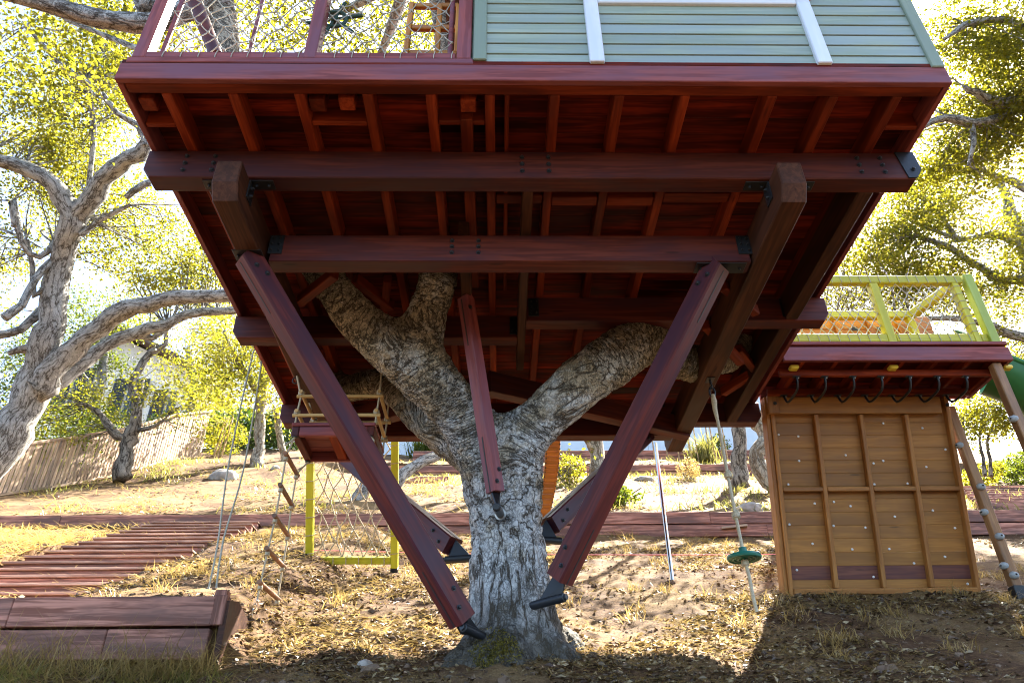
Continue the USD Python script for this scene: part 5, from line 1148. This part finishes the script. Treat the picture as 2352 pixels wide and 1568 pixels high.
P('/World', 'pebbles', (v, f), 'clod', kind='stuff', label='small stones and clods of earth on the dirt slope', cat='pebbles')
C = scatter(60000, (-4.6, 6.2), (4.5, 13.0), rng, pat); C[:, 2] += rng.uniform(.002, .03, len(C))
v, f, tint = blades(C, .13, .0030, rng, .9, flat=.93)
P('/World', 'straw', (v, f), 'dry_grass', pv={'tint': tint}, kind='stuff', label='loose dry straw lying on the dirt slope', cat='straw')
tuft = np.vstack([c + rng.normal(size=(40, 3)) * [.06, .06, 0] for c in scatter(150, (-4.6, 6.5), (5.6, 13.0), rng)]); tuft[:, 2] = G(tuft[:, 0], tuft[:, 1])
v, f, tint = blades(tuft, .15, .0035, rng, 1.3, flat=.2); P('/World', 'dry_tufts', (v, f), 'dry_grass', pv={'tint': tint}, kind='stuff', label='tufts of dry golden grass on the lower slope', cat='grass')
tuft = np.vstack([c + rng.normal(size=(26, 3)) * [.22, .22, 0] for c in scatter(800, (-11, 12), (13.2, 24.0), rng, lambda X, Y: np.clip((meshkit.fbm(np.stack([X, Y, 0 * X], -1) * .6, 3, 77) - .42) * 5, 0, 1))]); tuft = tuft[tuft[:, 1] > YW1 + .05]; tuft[:, 2] = G(tuft[:, 0], tuft[:, 1])
v, f, tint = blades(tuft, .20, .010, rng, 1.2, flat=.2); P('/World', 'hill_grass', (v, f), 'green_grass', pv={'tint': tint}, kind='stuff', label='sunlit yellow-green grass on the hill above the long timber wall', cat='grass')
C = np.vstack([c + rng.normal(size=(26, 3)) * [.07, .05, 0] for c in scatter(75, (-3.5, -1.75), (4.6, YW0 - .16), rng)]); C[:, 1] = np.minimum(C[:, 1], YW0 - .11); C[:, 2] = G(C[:, 0], C[:, 1])
v, f, tint = blades(C, .15, .0030, rng, 1.5, flat=.3); P('/World', 'front_grass', (v, f), 'green_grass', pv={'tint': tint}, kind='stuff', label='tangled green and dry grass in front of the low timber wall', cat='grass')
C = scatter(5600, (-3.5, -1.6), (4.6, YW0 - .12), rng, pat); C[:, 2] += rng.uniform(.0, .11, len(C)) * np.exp(-((C[:, 1] - 5.5) / .35) ** 2) + .005
b1 = blades(C, .26, .0024, rng, 1.2, flat=.8)
C = scatter(700, (-3.5, -1.9), (5.25, YW0 - .115), rng); b2 = blades(C, .34, .0026, rng, 1.7, flat=.15)
v, f = join([b1[:2], b2[:2]]); tint = np.r_[b1[2], b2[2]]; P('/World', 'front_straw', (v, f), 'dry_grass', pv={'tint': tint}, kind='stuff', label='long pale straw heaped against the low timber wall', cat='straw')
C = np.vstack([scatter(16000, (-11, 12), (13.2, 23.5), rng, pat), scatter(9000, (-9, -4.4), (7.5, 13.0), rng)])
v, f, tint = blades(C, .26, .007, rng, .9, flat=.88); P('/World', 'hill_straw', (v, f), 'dry_grass', pv={'tint': tint}, kind='stuff', label='bleached straw on the sunlit upper slope', cat='straw')
C = scatter(15000, (-10, 12), (11.5, 23.5), rng, pat); v, f, tint = leaves(C, .075, rng, flat=.7)
P('/World', 'hill_litter', (v, f), 'litter', pv={'tint': tint}, kind='stuff', label='fallen leaves scattered over the upper slope', cat='leaf litter')
ks = rng.integers(1, 18, 520); fx = ks / 17; C = np.stack([SXL[0] + (SXL[1] - SXL[0]) * fx + (SXR[0] - SXL[0] + (SXR[1] - SXR[0] - SXL[1] + SXL[0]) * fx) * rng.random(len(ks)) ** .6, YW0 + .30 + .422 * ks + rng.uniform(.0, .2, len(ks)), 1.36 + .1935 * ks + .003], 1)
v, f, tint = blades(C, .10, .0028, rng, 1.2, flat=.85); P('/World', 'step_straw', (v, f), 'dry_grass', pv={'tint': tint}, kind='stuff', label='straw caught on the treads of the timber steps', cat='straw')
